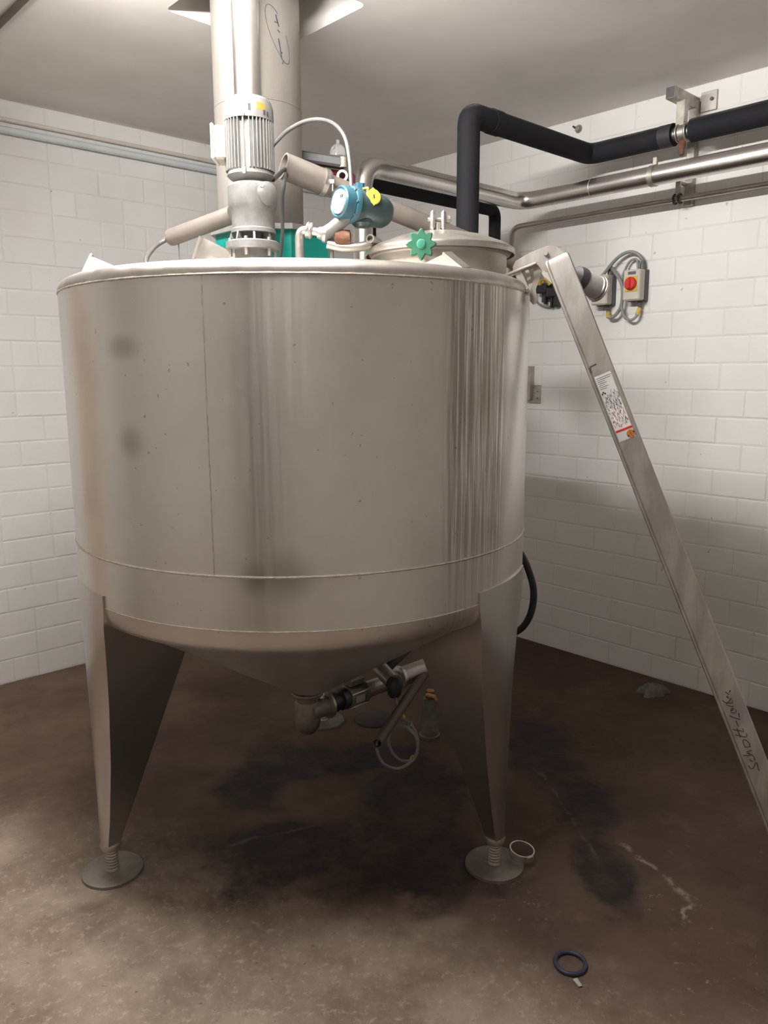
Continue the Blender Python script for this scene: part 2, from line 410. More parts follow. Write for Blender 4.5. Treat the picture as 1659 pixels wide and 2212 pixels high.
for (a, b) in (((hs0 - .25, ht0 - .25), (hs1 + .25, ht0 - .25)), ((hs1 + .25, ht0 - .25), (hs1 + .25, ht1 + .25)), ((hs1 + .25, ht1 + .25), (hs0 - .25, ht1 + .25)), ((hs0 - .25, ht1 + .25), (hs0 - .25, ht0 - .25))):
    sh.add([rm(*a, H + TH), rm(*b, H + TH), rm(*b, H + 1.0), rm(*a, H + 1.0)], [(0, 1, 2, 3)])
sh.add([rm(hs0 - .25, ht0 - .25, H + 1), rm(hs1 + .25, ht0 - .25, H + 1), rm(hs1 + .25, ht1 + .25, H + 1), rm(hs0 - .25, ht1 + .25, H + 1)], [(0, 1, 2, 3)])
struct('ceiling_shaft', sh, M['shaft'])
def wall(name, p0, p1, nrm, mat, th=.1):
    a, b = V(p0), V(p1); n_ = V(nrm); z = V((0, 0, H))
    m = MB().add([a, b, b + z, a + z, a - n_ * th, b - n_ * th, b + z - n_ * th, a + z - n_ * th],
                 [(0, 1, 2, 3), (4, 7, 6, 5), (0, 4, 5, 1), (3, 2, 6, 7), (0, 3, 7, 4), (1, 5, 6, 2)])
    return struct(name, m, mat)
wl = wall('wall_left', rm(0, 0, 0), rm(0, T_MAX, 0), U, M['mortar'])
wr = wall('wall_right', rm(0, 0, 0), rm(S_MAX, 0, 0), W, M['mortar'])
wall('wall_front', rm(S_MAX, 0, 0), rm(S_MAX, T_MAX, 0), -U, M['plain'])
wall('wall_rear', rm(0, T_MAX, 0), rm(S_MAX, T_MAX, 0), -W, M['plain'])
# added unseen doors, put in for their reflections in the tank
d1 = struct('reflection_door_1', MB().box(rm(.025, 3.68, 1.0), .82, .03, 2.0, W, U, bev=.004), M['reflection_beige'])
part('reflection_door_handle', MB().tube(fillet([rm(.03, 3.35, 1.03), rm(.09, 3.35, 1.03), rm(.09, 3.48, 1.03)], .015), .009, 10), M['steel'], d1)
d2 = struct('reflection_door_2', MB().box(rm(4.6, T_MAX - .025, 1.02), .9, .03, 2.04, U, W, bev=.004), M['reflection_dark'])  # stands in for the dark reflection of the person at the camera
part('reflection_door_handle', MB().tube(fillet([rm(4.36, T_MAX - .03, 1.03), rm(4.36, T_MAX - .09, 1.03), rm(4.49, T_MAX - .09, 1.03)], .015), .009, 10), M['steel'], d2)

# bricks: one object for each that shows largest, the remainder joined
AX, AY, TR = -.269, 2.62, .738          # tank axis and radius
def project(p):
    d = p - V((0, 0, CAM_H)); cz = d.y * math.cos(PITCH) - d.z * math.sin(PITCH); cy = d.y * math.sin(PITCH) + d.z * math.cos(PITCH)
    return (829.5 + 1672 * d.x / cz, 1106 - 1672 * cy / cz, cz) if cz > .1 else None
def hidden(p):
    dx, dy = p.x, p.y; a = dx * dx + dy * dy; b = dx * AX + dy * AY; c = AX * AX + AY * AY - TR * TR
    D = b * b - a * c
    if D <= 0: return False
    t0 = (b - math.sqrt(D)) / a; t1 = (b + math.sqrt(D)) / a
    if t0 > 1: return False
    za = CAM_H + (p.z - CAM_H) * t0; zb = CAM_H + (p.z - CAM_H) * t1
    return .95 < za < 1.84 and .95 < zb < 1.84
CO = H / 23.0; PROUD, JT, CH = .0018, .006, .0055
def brick_verts(L, hh):
    a, b = L / 2 - JT / 2, hh / 2 - JT / 2
    back = [(-a, 0, -b), (a, 0, -b), (a, 0, b), (-a, 0, b)]
    fr = [(-a + CH, -PROUD, -b + CH), (a - CH, -PROUD, -b + CH), (a - CH, -PROUD, b - CH), (-a + CH, -PROUD, b - CH)]
    mid = [(-a + .001, -PROUD * .55, -b + .001), (a - .001, -PROUD * .55, -b + .001), (a - .001, -PROUD * .55, b - .001), (-a + .001, -PROUD * .55, b - .001)]
    fs = [(8, 9, 10, 11)]
    for i in range(4):
        j = (i + 1) % 4; fs += [(i, j, 4 + j, 4 + i), (4 + i, 4 + j, 8 + j, 8 + i)]
    return back + mid + fr, fs
bm_cache = {}
def brick_mesh(L):
    k = round(L, 3)
    if k not in bm_cache:
        vs, fs = brick_verts(L, CO); me = bpy.data.meshes.new('brick'); me.from_pydata(vs, [], fs); me.update()
        me.materials.append(M['brick']); me.shade_smooth(); me.set_sharp_from_angle(angle=math.radians(8)); bm_cache[k] = me
    return bm_cache[k]
def lay(wallobj, org, xdir, length, mixed, seed, far_first):
    rnd = random.Random(seed); lst = []
    for r in range(23):
        pos = 0.0; first = True
        if r % 2: lst.append((0.0, .125, r)); pos = .125
        run = 0
        while pos < length - .06:
            L = .25
            if mixed and rnd.random() < .14: L = .125
            L = min(L, length - pos); lst.append((pos, L, r)); pos += L
    yd = V((0, 0, 1)).cross(xdir); rot = math.atan2(xdir.y, xdir.x); rec = []
    for (p, L, r) in lst:
        c = org + xdir * (p + L / 2) + V((0, 0, (r + .5) * CO)); pr = project(c); key = 1e9
        if pr and -40 < pr[0] < 1699 and -20 < pr[1] < 2232 and not hidden(c): key = pr[2] / max(L, .2) * .25
        rec.append((key, c, L))
    rec.sort(key=lambda q: q[0]); rest = MB()
    for i, (key, c, L) in enumerate(rec):
        dy = rnd.uniform(-.0008, .0008); tilt = rnd.uniform(-.002, .002); rx = rnd.uniform(-.003, .003)
        if i < 300 and key < 1e8:
            o = bpy.data.objects.new('brick', brick_mesh(L)); COL.objects.link(o); o.parent = wallobj
            o.location = c + yd * dy; o.rotation_euler = (rx, 0, rot + tilt)
        else:
            vs, fs = brick_verts(L, CO); rest.add([c + xdir * v[0] + yd * (v[1] + dy) + V((0, 0, v[2])) for v in vs], fs)
    part('brickwork', rest, M['brick'], wallobj, ang=8, kind='stuff')
lay(wr, rm(0, 0, 0), U, S_MAX, False, 3, True)
lay(wl, rm(0, T_MAX, 0), NR, T_MAX, True, 5, True)

# ------------------------------------------------------------------ the tank
A3 = V((AX, AY, 0))
tank = thing('mixing_tank', (AX, AY, 0), 'large round stainless steel tank on three tapering legs with round feet', 'tank')
def ringp(prof, seg=128): return MB().lathe(prof, A3, (0, 0, 1), seg)
shell = part('shell', ringp([(TR, .93), (TR, 1.81)]), M['tank'], tank)
part('rim', ringp([(TR, 1.81), (TR + .001, 1.822), (TR - .004, 1.833), (TR - .013, 1.842), (TR - .027, 1.848), (TR - .05, 1.851)]), M['steel'], tank)
part('top_dome', ringp([(TR - .05, 1.851), (.55, 1.868), (.3, 1.882), (0, 1.89)]), M['steel'], tank)
part('bottom_cone', ringp([(TR, .93), (TR - .003, .905), (TR - .012, .882), (TR - .03, .862), (TR - .06, .846), (TR - .10, .828), (.075, .47), (.045, .462), (.045, .44), (0, .44)]), M['tank'], tank)
for zz, r in ((1.810, .0035), (1.0735, .0035), (.93, .002)):
    m = MB()
    k = 360; pts = []
    rnd = random.Random(int(zz * 100))
    for i in range(k):
        a = 2 * math.pi * i / k; pts.append((a, r * (.75 + .5 * rnd.random())))
    base = 0
    for a, rr in pts:
        for q in range(6):
            b = 2 * math.pi * q / 6
            R_ = TR + rr * math.cos(b) * .8; m.v.append(A3 + V((math.cos(a) * R_, math.sin(a) * R_, zz + rr * math.sin(b))))
    for i in range(k):
        for q in range(6):
            j = (i + 1) % k; m.f.append([i * 6 + q, i * 6 + (q + 1) % 6, j * 6 + (q + 1) % 6, j * 6 + q])
    part('weld_seam', m, M['weld'], tank)
for az, z0, z1 in ((-102.6, 1.075, 1.808), (140, 1.075, 1.808)):
    a = math.radians(az); d = V((math.cos(a), math.sin(a), 0)); tg = V((-d.y, d.x, 0))
    pts = [A3 + d * TR + tg * random.uniform(-.0008, .0008) + V((0, 0, z0 + (z1 - z0) * i / 60)) for i in range(61)]
    part('weld_seam', MB().tube(pts, [.0017 * random.uniform(.7, 1.2) for _ in pts], 6), M['weld'], tank)
# legs
for az in (-148.8, -29.0, 91.0):
    a = math.radians(az); d = V((math.cos(a), math.sin(a), 0)); tg = V((-d.y, d.x, 0)); R0 = TR + .005
    m = MB(); secs = []
    for zz in (.965, .93, .86, .77, .70, .6, .4, .2, .105):
        f = (zz - .105) / (.93 - .105); f = min(f, 1.0)
        wo = .030 + (.185 - .030) * f; dep = .055 + (.30 - .055) * min(1, (zz - .105) / (.70 - .105)); wi = .020 - .010 * f
        arc = min(1, max(0, f * 1.05)); sec = []
        for i in range(9):
            b = wo * (-1 + 2 * i / 8)
            bow = (math.sqrt(R0 * R0 - b * b) - R0)
            rnd_ = -(wo * .55) * (abs(b) / wo) ** 2.2          # rounder towards the foot
            sec.append((bow * arc + rnd_ * (1 - arc), b))
        sec += [(-dep, wi), (-dep, -wi)]
        secs.append([A3 + d * (R0 + p) + tg * b + V((0, 0, zz)) for p, b in sec])
    k = 11
    for s_ in secs: m.v += s_
    for i in range(len(secs) - 1):
        for q in range(k):
            m.f.append([i * k + q, i * k + (q + 1) % k, (i + 1) * k + (q + 1) % k, (i + 1) * k + q])
    m.f.append(list(range(k))); m.f.append([(len(secs) - 1) * k + q for q in range(k)])
    leg = part('leg', m, M['leg'], tank, ang=30)
    fc = A3 + d * (R0 - .030)
    part('leg_collar', MB().lathe([(.02, .105), (.031, .107), (.034, .098), (.031, .085), (.022, .082), (.0, .082)], fc, seg=28), M['steel_dull'], leg)
    part('threaded_stub', MB().lathe([(.021, .09)] + [(.021 - .002 * (i % 2), .085 - i * .005) for i in range(14)] + [(.022, .012)], fc, seg=24), M['steel_dull'], leg)
    part('foot_plate', MB().lathe([(0, .012), (.088, .012), (.094, .009), (.095, .0), (0, .0)], fc, seg=64), M['plate'], leg)
# lifting lugs on the rim
def lug(p0, p1, p2, fl, strip=True):
    l = part('lifting_lug', MB().prism([p0, p1, p2], .008), M['steel'], tank)
    a, b = V(p0), V(p1); e = (b - a).normalized(); nn = (b - a).cross(V(p2) - a).normalized()
    part('lug_flange', MB().box((a + b) / 2, (b - a).length, fl, .007, e, nn, e.cross(nn)), M['steel'], l)
lug((-.945, 2.50, 1.845), (-.910, 2.54, 1.938), (-.73, 2.52, 1.862), .05)
lug((-.640, 2.63, 1.872), (-.583, 2.62, 2.012), (-.33, 2.60, 1.885), .05)
lug((.215, 2.10, 1.846), (.168, 2.13, 1.889), (.085, 2.20, 1.858), .04)
lug((-.005, 3.25, 1.855), (-.02, 3.22, 1.93), (-.09, 3.06, 1.872), .05)
# manway
MC = V((.176, 2.50, 0))
neck = part('manway_neck', MB().lathe([(.205, 1.85), (.205, 1.925), (.214, 1.928), (.214, 1.934), (.19, 1.934)], MC, seg=72), M['steel_dull'], tank)
part('gasket', MB().lathe([(.19, 1.934), (.219, 1.934), (.219, 1.940), (.19, 1.940)], MC, seg=72), M['gasket_red'], neck)
lid = part('manway_lid', MB().lathe([(.228, 1.930), (.231, 1.938), (.229, 1.947), (.221, 1.952), (.20, 1.963), (.15, 1.982), (.09, 1.996), (0, 2.002), ], MC, seg=96), M['steel'], tank)
lb = V((.165, 2.44, 0))
for s_ in (-1, 1):
    part('lid_bracket', MB().box(lb + V((.016 * s_, 0, 2.026)), .014, .045, .056, bev=.006), M['steel'], lid)
part('lid_bolt', MB().cyl(lb + V((-.03, 0, 2.03)), lb + V((.038, 0, 2.03)), .006, 12).cyl(lb + V((.024, 0, 2.03)), lb + V((.036, 0, 2.03)), .011, 6).cyl(lb + V((0, 0, 1.99)), lb + V((0, 0, 2.02)), .011, 14), M['steel_dull'], lid)
# star knob at the front of the lid
kc = V((.106, 2.235, 1.925)); kd = (V((0, 0, CAM_H + .1)) - kc); kd.z = -.05; kd.normalize(); kx = kd.cross(V((0, 0, 1))).normalized(); kz = kx.cross(kd)
m = MB(); prof = []
for i in range(64):
    a = 2 * math.pi * i / 64 + .1; r = .0355 + .0062 * math.cos(8 * a); prof.append((r * math.cos(a), r * math.sin(a)))
lay_ = [(.0, .90), (.004, 1.0), (.020, 1.0), (.026, .90)]
for dd, sc in lay_: m.v += [kc + kx * (p[0] * sc) + kz * (p[1] * sc) + kd * dd for p in prof]
for i in range(3):
    for q in range(64): m.f.append([i * 64 + q, i * 64 + (q + 1) % 64, (i + 1) * 64 + (q + 1) % 64, (i + 1) * 64 + q])
m.f.append(list(range(64))); m.f.append([192 + q for q in range(64)])
knob = part('star_knob', m, M['green'], tank, 'green eight-pointed plastic clamping knob')
part('knob_cap', MB().lathe([(0, .031), (.010, .030), (.013, .026), (.013, .02)], kc, kd, 24), M['green_dark'], knob)
part('knob_bolt', MB().cyl(kc - kd * .09, kc, .008, 12), M['steel_dull'], knob)

# ------------------------------------------------------------------ gear motor on the tank top
gc = V((-.402, 2.50, 0)); gm = thing('gear_motor', (gc.x, gc.y, 1.885), 'light grey finned electric gear motor standing upright on the tank', 'motor')
lt = lambda prof, seg=40, off=(0, 0, 0): MB().lathe(prof, gc + V(off), seg=seg)
part('fan_cover', lt([(.074, 2.318), (.0745, 2.33), (.073, 2.358), (.068, 2.374), (.055, 2.384), (.03, 2.388), (0, 2.388)]), M['grey_paint'], gm)
part('motor_body', lt([(.062, 2.32), (.062, 2.178), (.068, 2.176), (.070, 2.166), (.062, 2.158), (.048, 2.150), (.046, 2.140)]), M['grey_paint'], gm)
m = MB()
for i in range(40):
    a = 2 * math.pi * i / 40; d = V((math.cos(a), math.sin(a), 0)); tg = V((-d.y, d.x, 0))
    if abs(((math.degrees(a) + 95) + 180) % 360 - 180) < 8: continue
    m.box(gc + d * .066 + V((0, 0, 2.248)), .017, .0028, .138, d, tg)
part('cooling_fins', m, M['grey_paint'], gm)
part('tie_rod', MB().cyl(gc + V((-.006, -.072, 2.17)), gc + V((-.006, -.072, 2.325)), .0028, 8).box(gc + V((-.006, -.073, 2.168)), .012, .012, .018, bev=.002).box(gc + V((-.006, -.074, 2.322)), .014, .010, .010, bev=.002), M['steel'], gm)
tb = part('terminal_box', MB().box(gc + V((-.083, .0, 2.256)), .034, .085, .096, bev=.006), M['cream'], gm, 'cream terminal box')
part('box_lid', MB().box(gc + V((-.104, 0, 2.258)), .010, .092, .102, bev=.004), M['white'], tb)
part('gearbox', lt([(.046, 2.145), (.066, 2.142), (.074, 2.134), (.075, 2.085), (.070, 2.07), (.065, 2.062), (.0645, 2.014), (.068, 2.010), (.068, 2.000), (.040, 2.000)], off=(.004, 0, 0)), M['alu_clean'], gm)
part('gear_bulge', MB().lathe([(0, .046), (.024, .044), (.034, .036), (.038, .0)], gc + V((.034, -.026, 2.108)), V((.7, -.7, .0)), 28), M['alu_clean'], gm)
part('oil_plug', MB().cyl(gc + V((.040, -.060, 2.128)), gc + V((.044, -.075, 2.128)), .008, 6), M['steel'], gm)
lan = part('lantern', lt([(.040, 2.0), (.040, 1.972)]), M['box_dark'], gm)
for i in range(8):
    a = 2 * math.pi * (i + .3) / 8; d = V((math.cos(a), math.sin(a), 0)); tg = V((-d.y, d.x, 0))
    part('lantern_rib', MB().prism([gc + d * .040 + V((0, 0, 2.001)), gc + d * .066 + V((0, 0, 2.001)), gc + d * .074 + V((0, 0, 1.974)), gc + d * .040 + V((0, 0, 1.974))], .006), M['alu_clean'], lan)
part('base_flange', lt([(.05, 1.976), (.078, 1.976), (.082, 1.972), (.082, 1.955), (.078, 1.951), (.055, 1.951), (.055, 1.885)]), M['alu_clean'], gm)
for i in range(6):
    a = 2 * math.pi * i / 6 + .4; d = V((math.cos(a), math.sin(a), 0))
    part('flange_bolt', MB().cyl(gc + d * .070 + V((0, 0, 1.93)), gc + d * .070 + V((0, 0, 1.984)), .006, 6), M['steel_dull'], gm)
part('warning_sticker', MB().lathe([(.0743, 2.338), (.0733, 2.358)], gc, seg=6, a0=math.radians(-62), a1=math.radians(-40), ref=(1, 0, 0)), M['orange'], gm, 'small orange sticker on the fan cover')
for a0, a1, z0, z1 in ((-82, -76, 2.333, 2.352), (-46, -40, 2.326, 2.340), (-36, -30, 2.325, 2.338)):
    part('type_mark', MB().lathe([(.0752, z0), (.0747, z1)], gc, seg=4, a0=math.radians(a0), a1=math.radians(a1), ref=(1, 0, 0)), M['ink'], gm)

# ------------------------------------------------------------------ fan housing, duct column, vertical pipe
fh = thing('fan_housing', (-.40, 3.0, 1.88), 'teal eight-sided housing under the wide steel duct', 'housing')
def octa(r, z0, z1, c=V((-.40, 3.0, 0))):
    m = MB(); m.v = [c + V((r * math.cos(math.radians(22.5 + 45 * i)), r * math.sin(math.radians(22.5 + 45 * i)), z)) for z in (z0, z1) for i in range(8)]
    m.f = [list(range(8)), [8 + i for i in range(8)]] + [[i, (i + 1) % 8, 8 + (i + 1) % 8, 8 + i] for i in range(8)]; return m
part('casing', octa(.218, 1.872, 2.066), M['teal'], fh)
part('cover_plate', octa(.236, 2.066, 2.084), M['grey_paint'], fh)
for i in range(8):
    a = math.radians(45 * i); p = V((-.40 + .2 * math.cos(a), 3.0 + .2 * math.sin(a), 2.084))
    part('cover_bolt', MB().cyl(p, p + V((0, 0, .012)), .009, 6), M['box_dark'], fh)
dc = V((-.448, 3.0, 0))
du = thing('exhaust_duct', (dc.x, dc.y, 2.084), 'wide round stainless duct rising from the teal housing through the ceiling', 'duct')
part('duct_wall', MB().lathe([(.155, 2.084), (.155, 3.6)], dc, seg=64), M['duct'], du)
part('duct_seam', MB().lathe([(.155, 2.50), (.1565, 2.502), (.1565, 2.506), (.155, 2.508)], dc, seg=64), M['duct'], du)
def on_duct(a, z, r=.1556): return dc + V((r * math.cos(math.radians(a)), r * math.sin(math.radians(a)), z))
mk = MB(); oval = []
for i in range(41):
    q = 2 * math.pi * (i / 40) + .5; ex, ez = .5 * math.cos(q), .5 * math.sin(q)
    oval.append(on_duct(-52 + 24 * ex - ez * 24, 2.712 + ez * .17))
mk.tube(oval[2:38], .0008, 5)
for st in ([(-55, 2.80), (-53, 2.775), (-57, 2.778)], [(-54, 2.79), (-51, 2.765)], [(-53, 2.755), (-50, 2.748)], [(-52, 2.728), (-50, 2.70), (-48, 2.67)], [(-50, 2.69), (-47, 2.685)], [(-49, 2.672), (-46, 2.662), (-47, 2.652)]):
    mk.tube([on_duct(a, z - .03) for a, z in st], .0018, 5)
part('pen_marking', mk, M['ink'], du, 'hand-drawn oval with scribbled marks')
vp = thing('standpipe', (-.447, 2.778, 2.084), 'bright narrow steel pipe rising behind the gear motor in front of the duct', 'pipe')
part('pipe', MB().lathe([(.045, 2.10), (.045, 3.6)], (-.447, 2.778, 0), seg=40), M['steel_bright'], vp)
part('base_ring', MB().lathe([(.0, 2.084), (.060, 2.084), (.060, 2.10), (.045, 2.10)], (-.447, 2.778, 0), seg=40), M['steel'], vp)

# ------------------------------------------------------------------ cable sleeves and cables on the tank top
sa, sb = V((-.332, 2.75, 2.26)), V((.545, 3.195, 2.003)); sd = (sb - sa).normalized()
sr = thing('sleeve_pipe', sa, 'sloping grey tube with a clamp ring and an open upper end beside the motor', 'pipe')
part('outer_sleeve', MB().pipe(sa, sa + sd * .165, .043, .037, 32), M['sleeve'], sr)
part('inner_pipe', MB().tube(fillet([sa + sd * .14, sb, V((.545, 3.195, 1.5)), V((.338, 3.049, 1.5))], .05), .034, 24), M['sleeve'], sr)
cl = sa + sd * .15
cr = part('clamp_ring', MB().lathe([(.043, -.008), (.047, -.008), (.047, .008), (.043, .008)], cl, sd, 36), M['steel_bright'], sr)
cv = sd.cross(V((0, 0, 1))).normalized(); 
part('clamp_bolt', MB().box(cl + sd * .01 + cv * .052 + V((0, 0, -.004)), .02, .014, .016, bev=.003).cyl(cl + sd * .012 + cv * .052 + V((0, 0, -.035)), cl + sd * .012 + cv * .052, .003, 8), M['steel_bright'], cr)
la, lb2 = V((-.50, 2.72, 2.10)), V((-.752, 2.85, 2.046)); ld = (lb2 - la).normalized()
sl = thing('sleeve_pipe', lb2, 'sloping beige tube with a closed end left of the motor', 'pipe')
part('tube', MB().lathe([(0, 0), (.022, .0), (.027, .005), (.029, .014), (.029, (lb2 - la).length), (0, (lb2 - la).length)], lb2, la - lb2, 32), M['sleeve'], sl)
part('end_flange', MB().cyl(lb2 + ld * .012, lb2 - ld * .004, .012, 14), M['cream'], sl)
part('support_wire', MB().cyl((-.715, 2.83, 2.035), (-.712, 2.83, 1.872), .0022, 8), M['cable_dk'], sl)
cb = lambda pts, r, **k: MB().tube(smooth(pts), r, 10)
single('sensor_cable', cb([(-.757, 2.853, 2.045), (-.783, 2.84, 2.028), (-.80, 2.8, 2.0), (-.81, 2.76, 1.963), (-.80, 2.74, 1.93), (-.78, 2.74, 1.872)], .008), M['cable_dk'], (-.78, 2.74, 1.872), 'short curved grey-brown cable leaving the left sleeve tube', 'cable')
single('motor_cable', cb([(-.335, 2.5, 2.252), (-.318, 2.5, 2.27), (-.29, 2.52, 2.302), (-.241, 2.53, 2.33), (-.191, 2.52, 2.334), (-.145, 2.5, 2.315), (-.113, 2.48, 2.274), (-.1, 2.46, 2.217), (-.094, 2.44, 2.147), (-.092, 2.425, 2.098)], .0065), M['cable_top'], (-.335, 2.5, 2.252), 'grey cable arching from the motor to the blue transmitter', 'cable')
single('inner_cable', cb([(-.338, 2.53, 2.165), (-.33, 2.60, 2.195), (-.325, 2.70, 2.235), (-.31, 2.76, 2.25), (-.27, 2.785, 2.235)], .007), M['cable_top'], (-.338, 2.53, 2.165), 'thin grey cable running from the motor into the open sleeve tube', 'cable')
single('hanging_cable', cb([(-.318, 2.735, 2.225), (-.315, 2.66, 2.21), (-.318, 2.64, 2.17), (-.326, 2.65, 2.13), (-.33, 2.66, 2.02), (-.35, 2.66, 1.882)], .006), M['cable_top'], (-.35, 2.66, 1.882), 'thin grey cable hanging down out of the open sleeve tube', 'cable')

# ------------------------------------------------------------------ blue transmitter and its fittings
fa, fb = V((-.128, 2.36, 2.066)), V((.010, 2.465, 2.052)); fd = (fb - fa).normalized(); fL = (fb - fa).length
ft = thing('flow_transmitter', (-.06, 2.42, 1.99), 'blue round transmitter with a white dial face and a yellow cap', 'transmitter')
part('front_cap', MB().lathe([(0, .004), (.038, .004), (.041, .0), (.045, .004), (.046, .012), (.046, .034), (.042, .036)], fa, fd, 40), M['blue'], ft)
part('dial_face', MB().lathe([(0, -.001), (.0335, -.001), (.0335, .004)], fa, fd, 40), M['white'], ft, 'white round dial face')
fx = fd.cross(V((0, 0, 1))).normalized(); fz = fx.cross(fd)
m = MB(); fxx = fx
c0 = fa - fd * .0015 - fx * .016 + fz * .012 if False else fa - fd * .0015 + fx * (.016) + fz * .012
for pts in ([(-4, -5), (-4, 5)], [(-4, 5), (3, -5)], [(3, -5), (3, 5)], [(5, -3), (6, 3)]):
    m.tube([c0 + fx * (a * .0012) + fz * (b * .0011) for a, b in pts], .0014, 5)
part('dial_mark', m, M['ink'], ft)
part('cap_flange', MB().lathe([(.040, .034), (.050, .036), (.052, .040), (.052, .050), (.049, .053), (.040, .053)], fa, fd, 40), M['blue'], ft)
for i in range(8):
    a = 2 * math.pi * i / 8; p = fa + fd * .036 + (fx * math.cos(a) + fz * math.sin(a)) * .0485
    part('flange_screw', MB().cyl(p - fd * .004, p + fd * .004, .0035, 6), M['box_dark'], ft)
part('housing', MB().lathe([(.044, .05), (.047, .056), (.048, .135), (.045, .160), (.036, .175), (.02, .181), (0, .182)], fa, fd, 40), M['bluegrey'], ft)
part('lower_housing', MB().lathe([(0, -.058), (.022, -.056), (.032, -.046), (.034, -.02), (.034, .0)], fa + fd * .085, (0, 0, 1), 28), M['bluegrey'], ft)
kp = fa + fd * .075 + V((0, 0, .035))
part('cable_entry', MB().cyl(kp - V((0, 0, .01)), kp + V((.004, -.004, .030)), .014, 6).cyl(kp + V((.0, 0, .01)), kp + V((.018, .0, .024)), .010, 6), M['blue'], ft)
yc = fa + fd * .110 + V((.012, -.040, .025)); yd = V((.35, -.93, .12)).normalized(); yx = yd.cross(V((0, 0, 1))).normalized(); yz = yx.cross(yd)
m = MB(); prof = []
for i in range(24):
    a = 2 * math.pi * i / 24; r = .0225
    prof.append((r * math.cos(a), r * math.sin(a) * (1.0 + (.18 if i in (6, 18) else 0))))
for dd, sc in ((-.009, 1), (.006, 1), (.009, .92)): m.v += [yc + yx * (p[0] * sc) + yz * (p[1] * sc) + yd * dd for p in prof]
for i in range(2):
    for q in range(24): m.f.append([i * 24 + q, i * 24 + (q + 1) % 24, (i + 1) * 24 + (q + 1) % 24, (i + 1) * 24 + q])
m.f.append(list(range(24))); m.f.append([48 + q for q in range(24)])
yk = part('yellow_cap', m, M['yellow'], ft, 'yellow plastic cap')
part('cap_slot', MB().box(yc + yd * .0095, .003, .002, .010, yx, yd, yz), M['ink'], yk)
part('cap_strap', MB().tube(smooth([kp + V((.012, -.016, .012)), kp + V((.026, -.03, .010)), yc + V((-.018, .0, .006))]), .0035, 8, ry=.0035), M['yellow'], yk)
part('neck', MB().tube([fa + fd * .045 + V((-.004, -.005, -.028)), V((-.150, 2.392, 1.995)), V((-.172, 2.392, 1.982))], .020, 16), M['alu_clean'], ft)
sp = thing('sampling_pipe', (-.246, 2.40, 1.885), 'thin steel elbow pipe with union nuts feeding the blue transmitter', 'pipe')
part('elbow_pipe', MB().tube(fillet([(-.248, 2.40, 1.885), (-.248, 2.40, 1.998), (-.175, 2.395, 1.985)], .028, 10), .0125, 18), M['steel'], sp)
pa, pb = V((-.222, 2.398, 1.994)), V((-.10, 2.392, 1.965)); pd = (pb - pa).normalized()
part('union_nut', MB().lathe([(.0125, -.006), (.022, -.004), (.024, .0), (.022, .006), (.024, .010), (.022, .014), (.0125, .016)], pa, pd, 28), M['steel'], sp)
part('union_nut', MB().lathe([(.0125, -.004), (.017, -.002), (.020, .012), (.024, .016), (.024, .024), (.020, .028), (.012, .030)], pa + pd * .034, pd, 28), M['steel'], sp)
part('rusty_coupling', MB().lathe([(.01, 0), (.020, .002), (.022, .02), (.020, .045), (.01, .048)], V((-.142, 2.395, 1.972)), V((1, 0, .02)), 20), M['rust'], sp, 'rusty iron coupling')
part('cross_tube', MB().tube(smooth([(-.165, 2.40, 1.955), (-.12, 2.40, 1.945), (-.06, 2.405, 1.948), (-.03, 2.42, 1.965)]), .014, 14), M['steel_dull'], sp)
part('open_end', MB().pipe((-.038, 2.39, 1.968), (-.012, 2.45, 1.962), .013, .009, 20), M['steel_bright'], sp)
part('support_rod', MB().cyl((-.152, 2.405, 1.884), (-.152, 2.405, 1.955), .006, 10), M['box_dark'], sp)

# ------------------------------------------------------------------ pipes to and along the right wall
ZC = 2.422
cp = thing('steel_pipe', rm(1.57, 1.391, 1.4), 'thick bare stainless pipe bending along the right wall below the black pipe', 'pipe')
part('pipe', MB().tube(fillet([rm(1.597, 1.432, 1.4), rm(1.57, 1.391, 1.4), rm(1.57, 1.391, ZC), rm(1.57, .32, ZC), rm(S_MAX - .01, .32, ZC)], .10, 10), .0415, 28), M['steel_bright'], cp)
part('weld_ring', MB().lathe([(.0415, -.002), (.0425, 0), (.0415, .002)], rm(1.98, .32, ZC), U, 28), M['weld'], cp)
ZB = 2.618
bp = thing('insulated_pipe', rm(1.86, 1.064, 1.3), 'thick black foam-insulated pipe rising behind the manhole and along the right wall', 'pipe')
part('insulation', MB().tube(fillet([rm(1.90, 1.30, 1.2), rm(1.86, 1.064, 1.2), rm(1.86, 1.064, ZB), rm(1.86, .17, ZB), rm(2.29, .17, ZB)], .05, 8), .047, 26), M['foam'], bp)
part('insulation', MB().tube([rm(2.375, .17, ZB), rm(S_MAX - .01, .17, ZB)], .049, 26), M['foam'], bp)
part('insulation_joint', MB().lathe([(.047, -.03), (.050, -.03), (.050, .03), (.047, .03)], rm(1.86, .90, ZB), W, 26), M['foam'], bp)
part('insulation_tape', MB().lathe([(.0475, -.03), (.0485, -.03), (.0485, .03), (.0475, .03)], rm(2.262, .17, ZB), U, 26), M['rubber'], bp)
part('bare_pipe', MB().tube([rm(2.27, .17, ZB), rm(2.40, .17, ZB)], .026, 24), M['steel'], bp)
b2 = single('insulated_pipe', MB().tube(fillet([rm(1.58, 1.44, 1.1), rm(1.44, 1.239, 1.1), rm(1.44, 1.239, 2.395), rm(1.44, .368, 2.395), rm(1.44, .368, 1.15), rm(.008, .368, 1.15)], .045, 8), .031, 22), M['foam'], rm(1.44, .368, 1.15), 'thinner black insulated pipe behind and below the bare steel bend', 'pipe')
tp = thing('thin_pipe', rm(1.334, .09, 1.2), 'thin steel pipe with a downward bend, lowest of the right wall pipes', 'pipe')
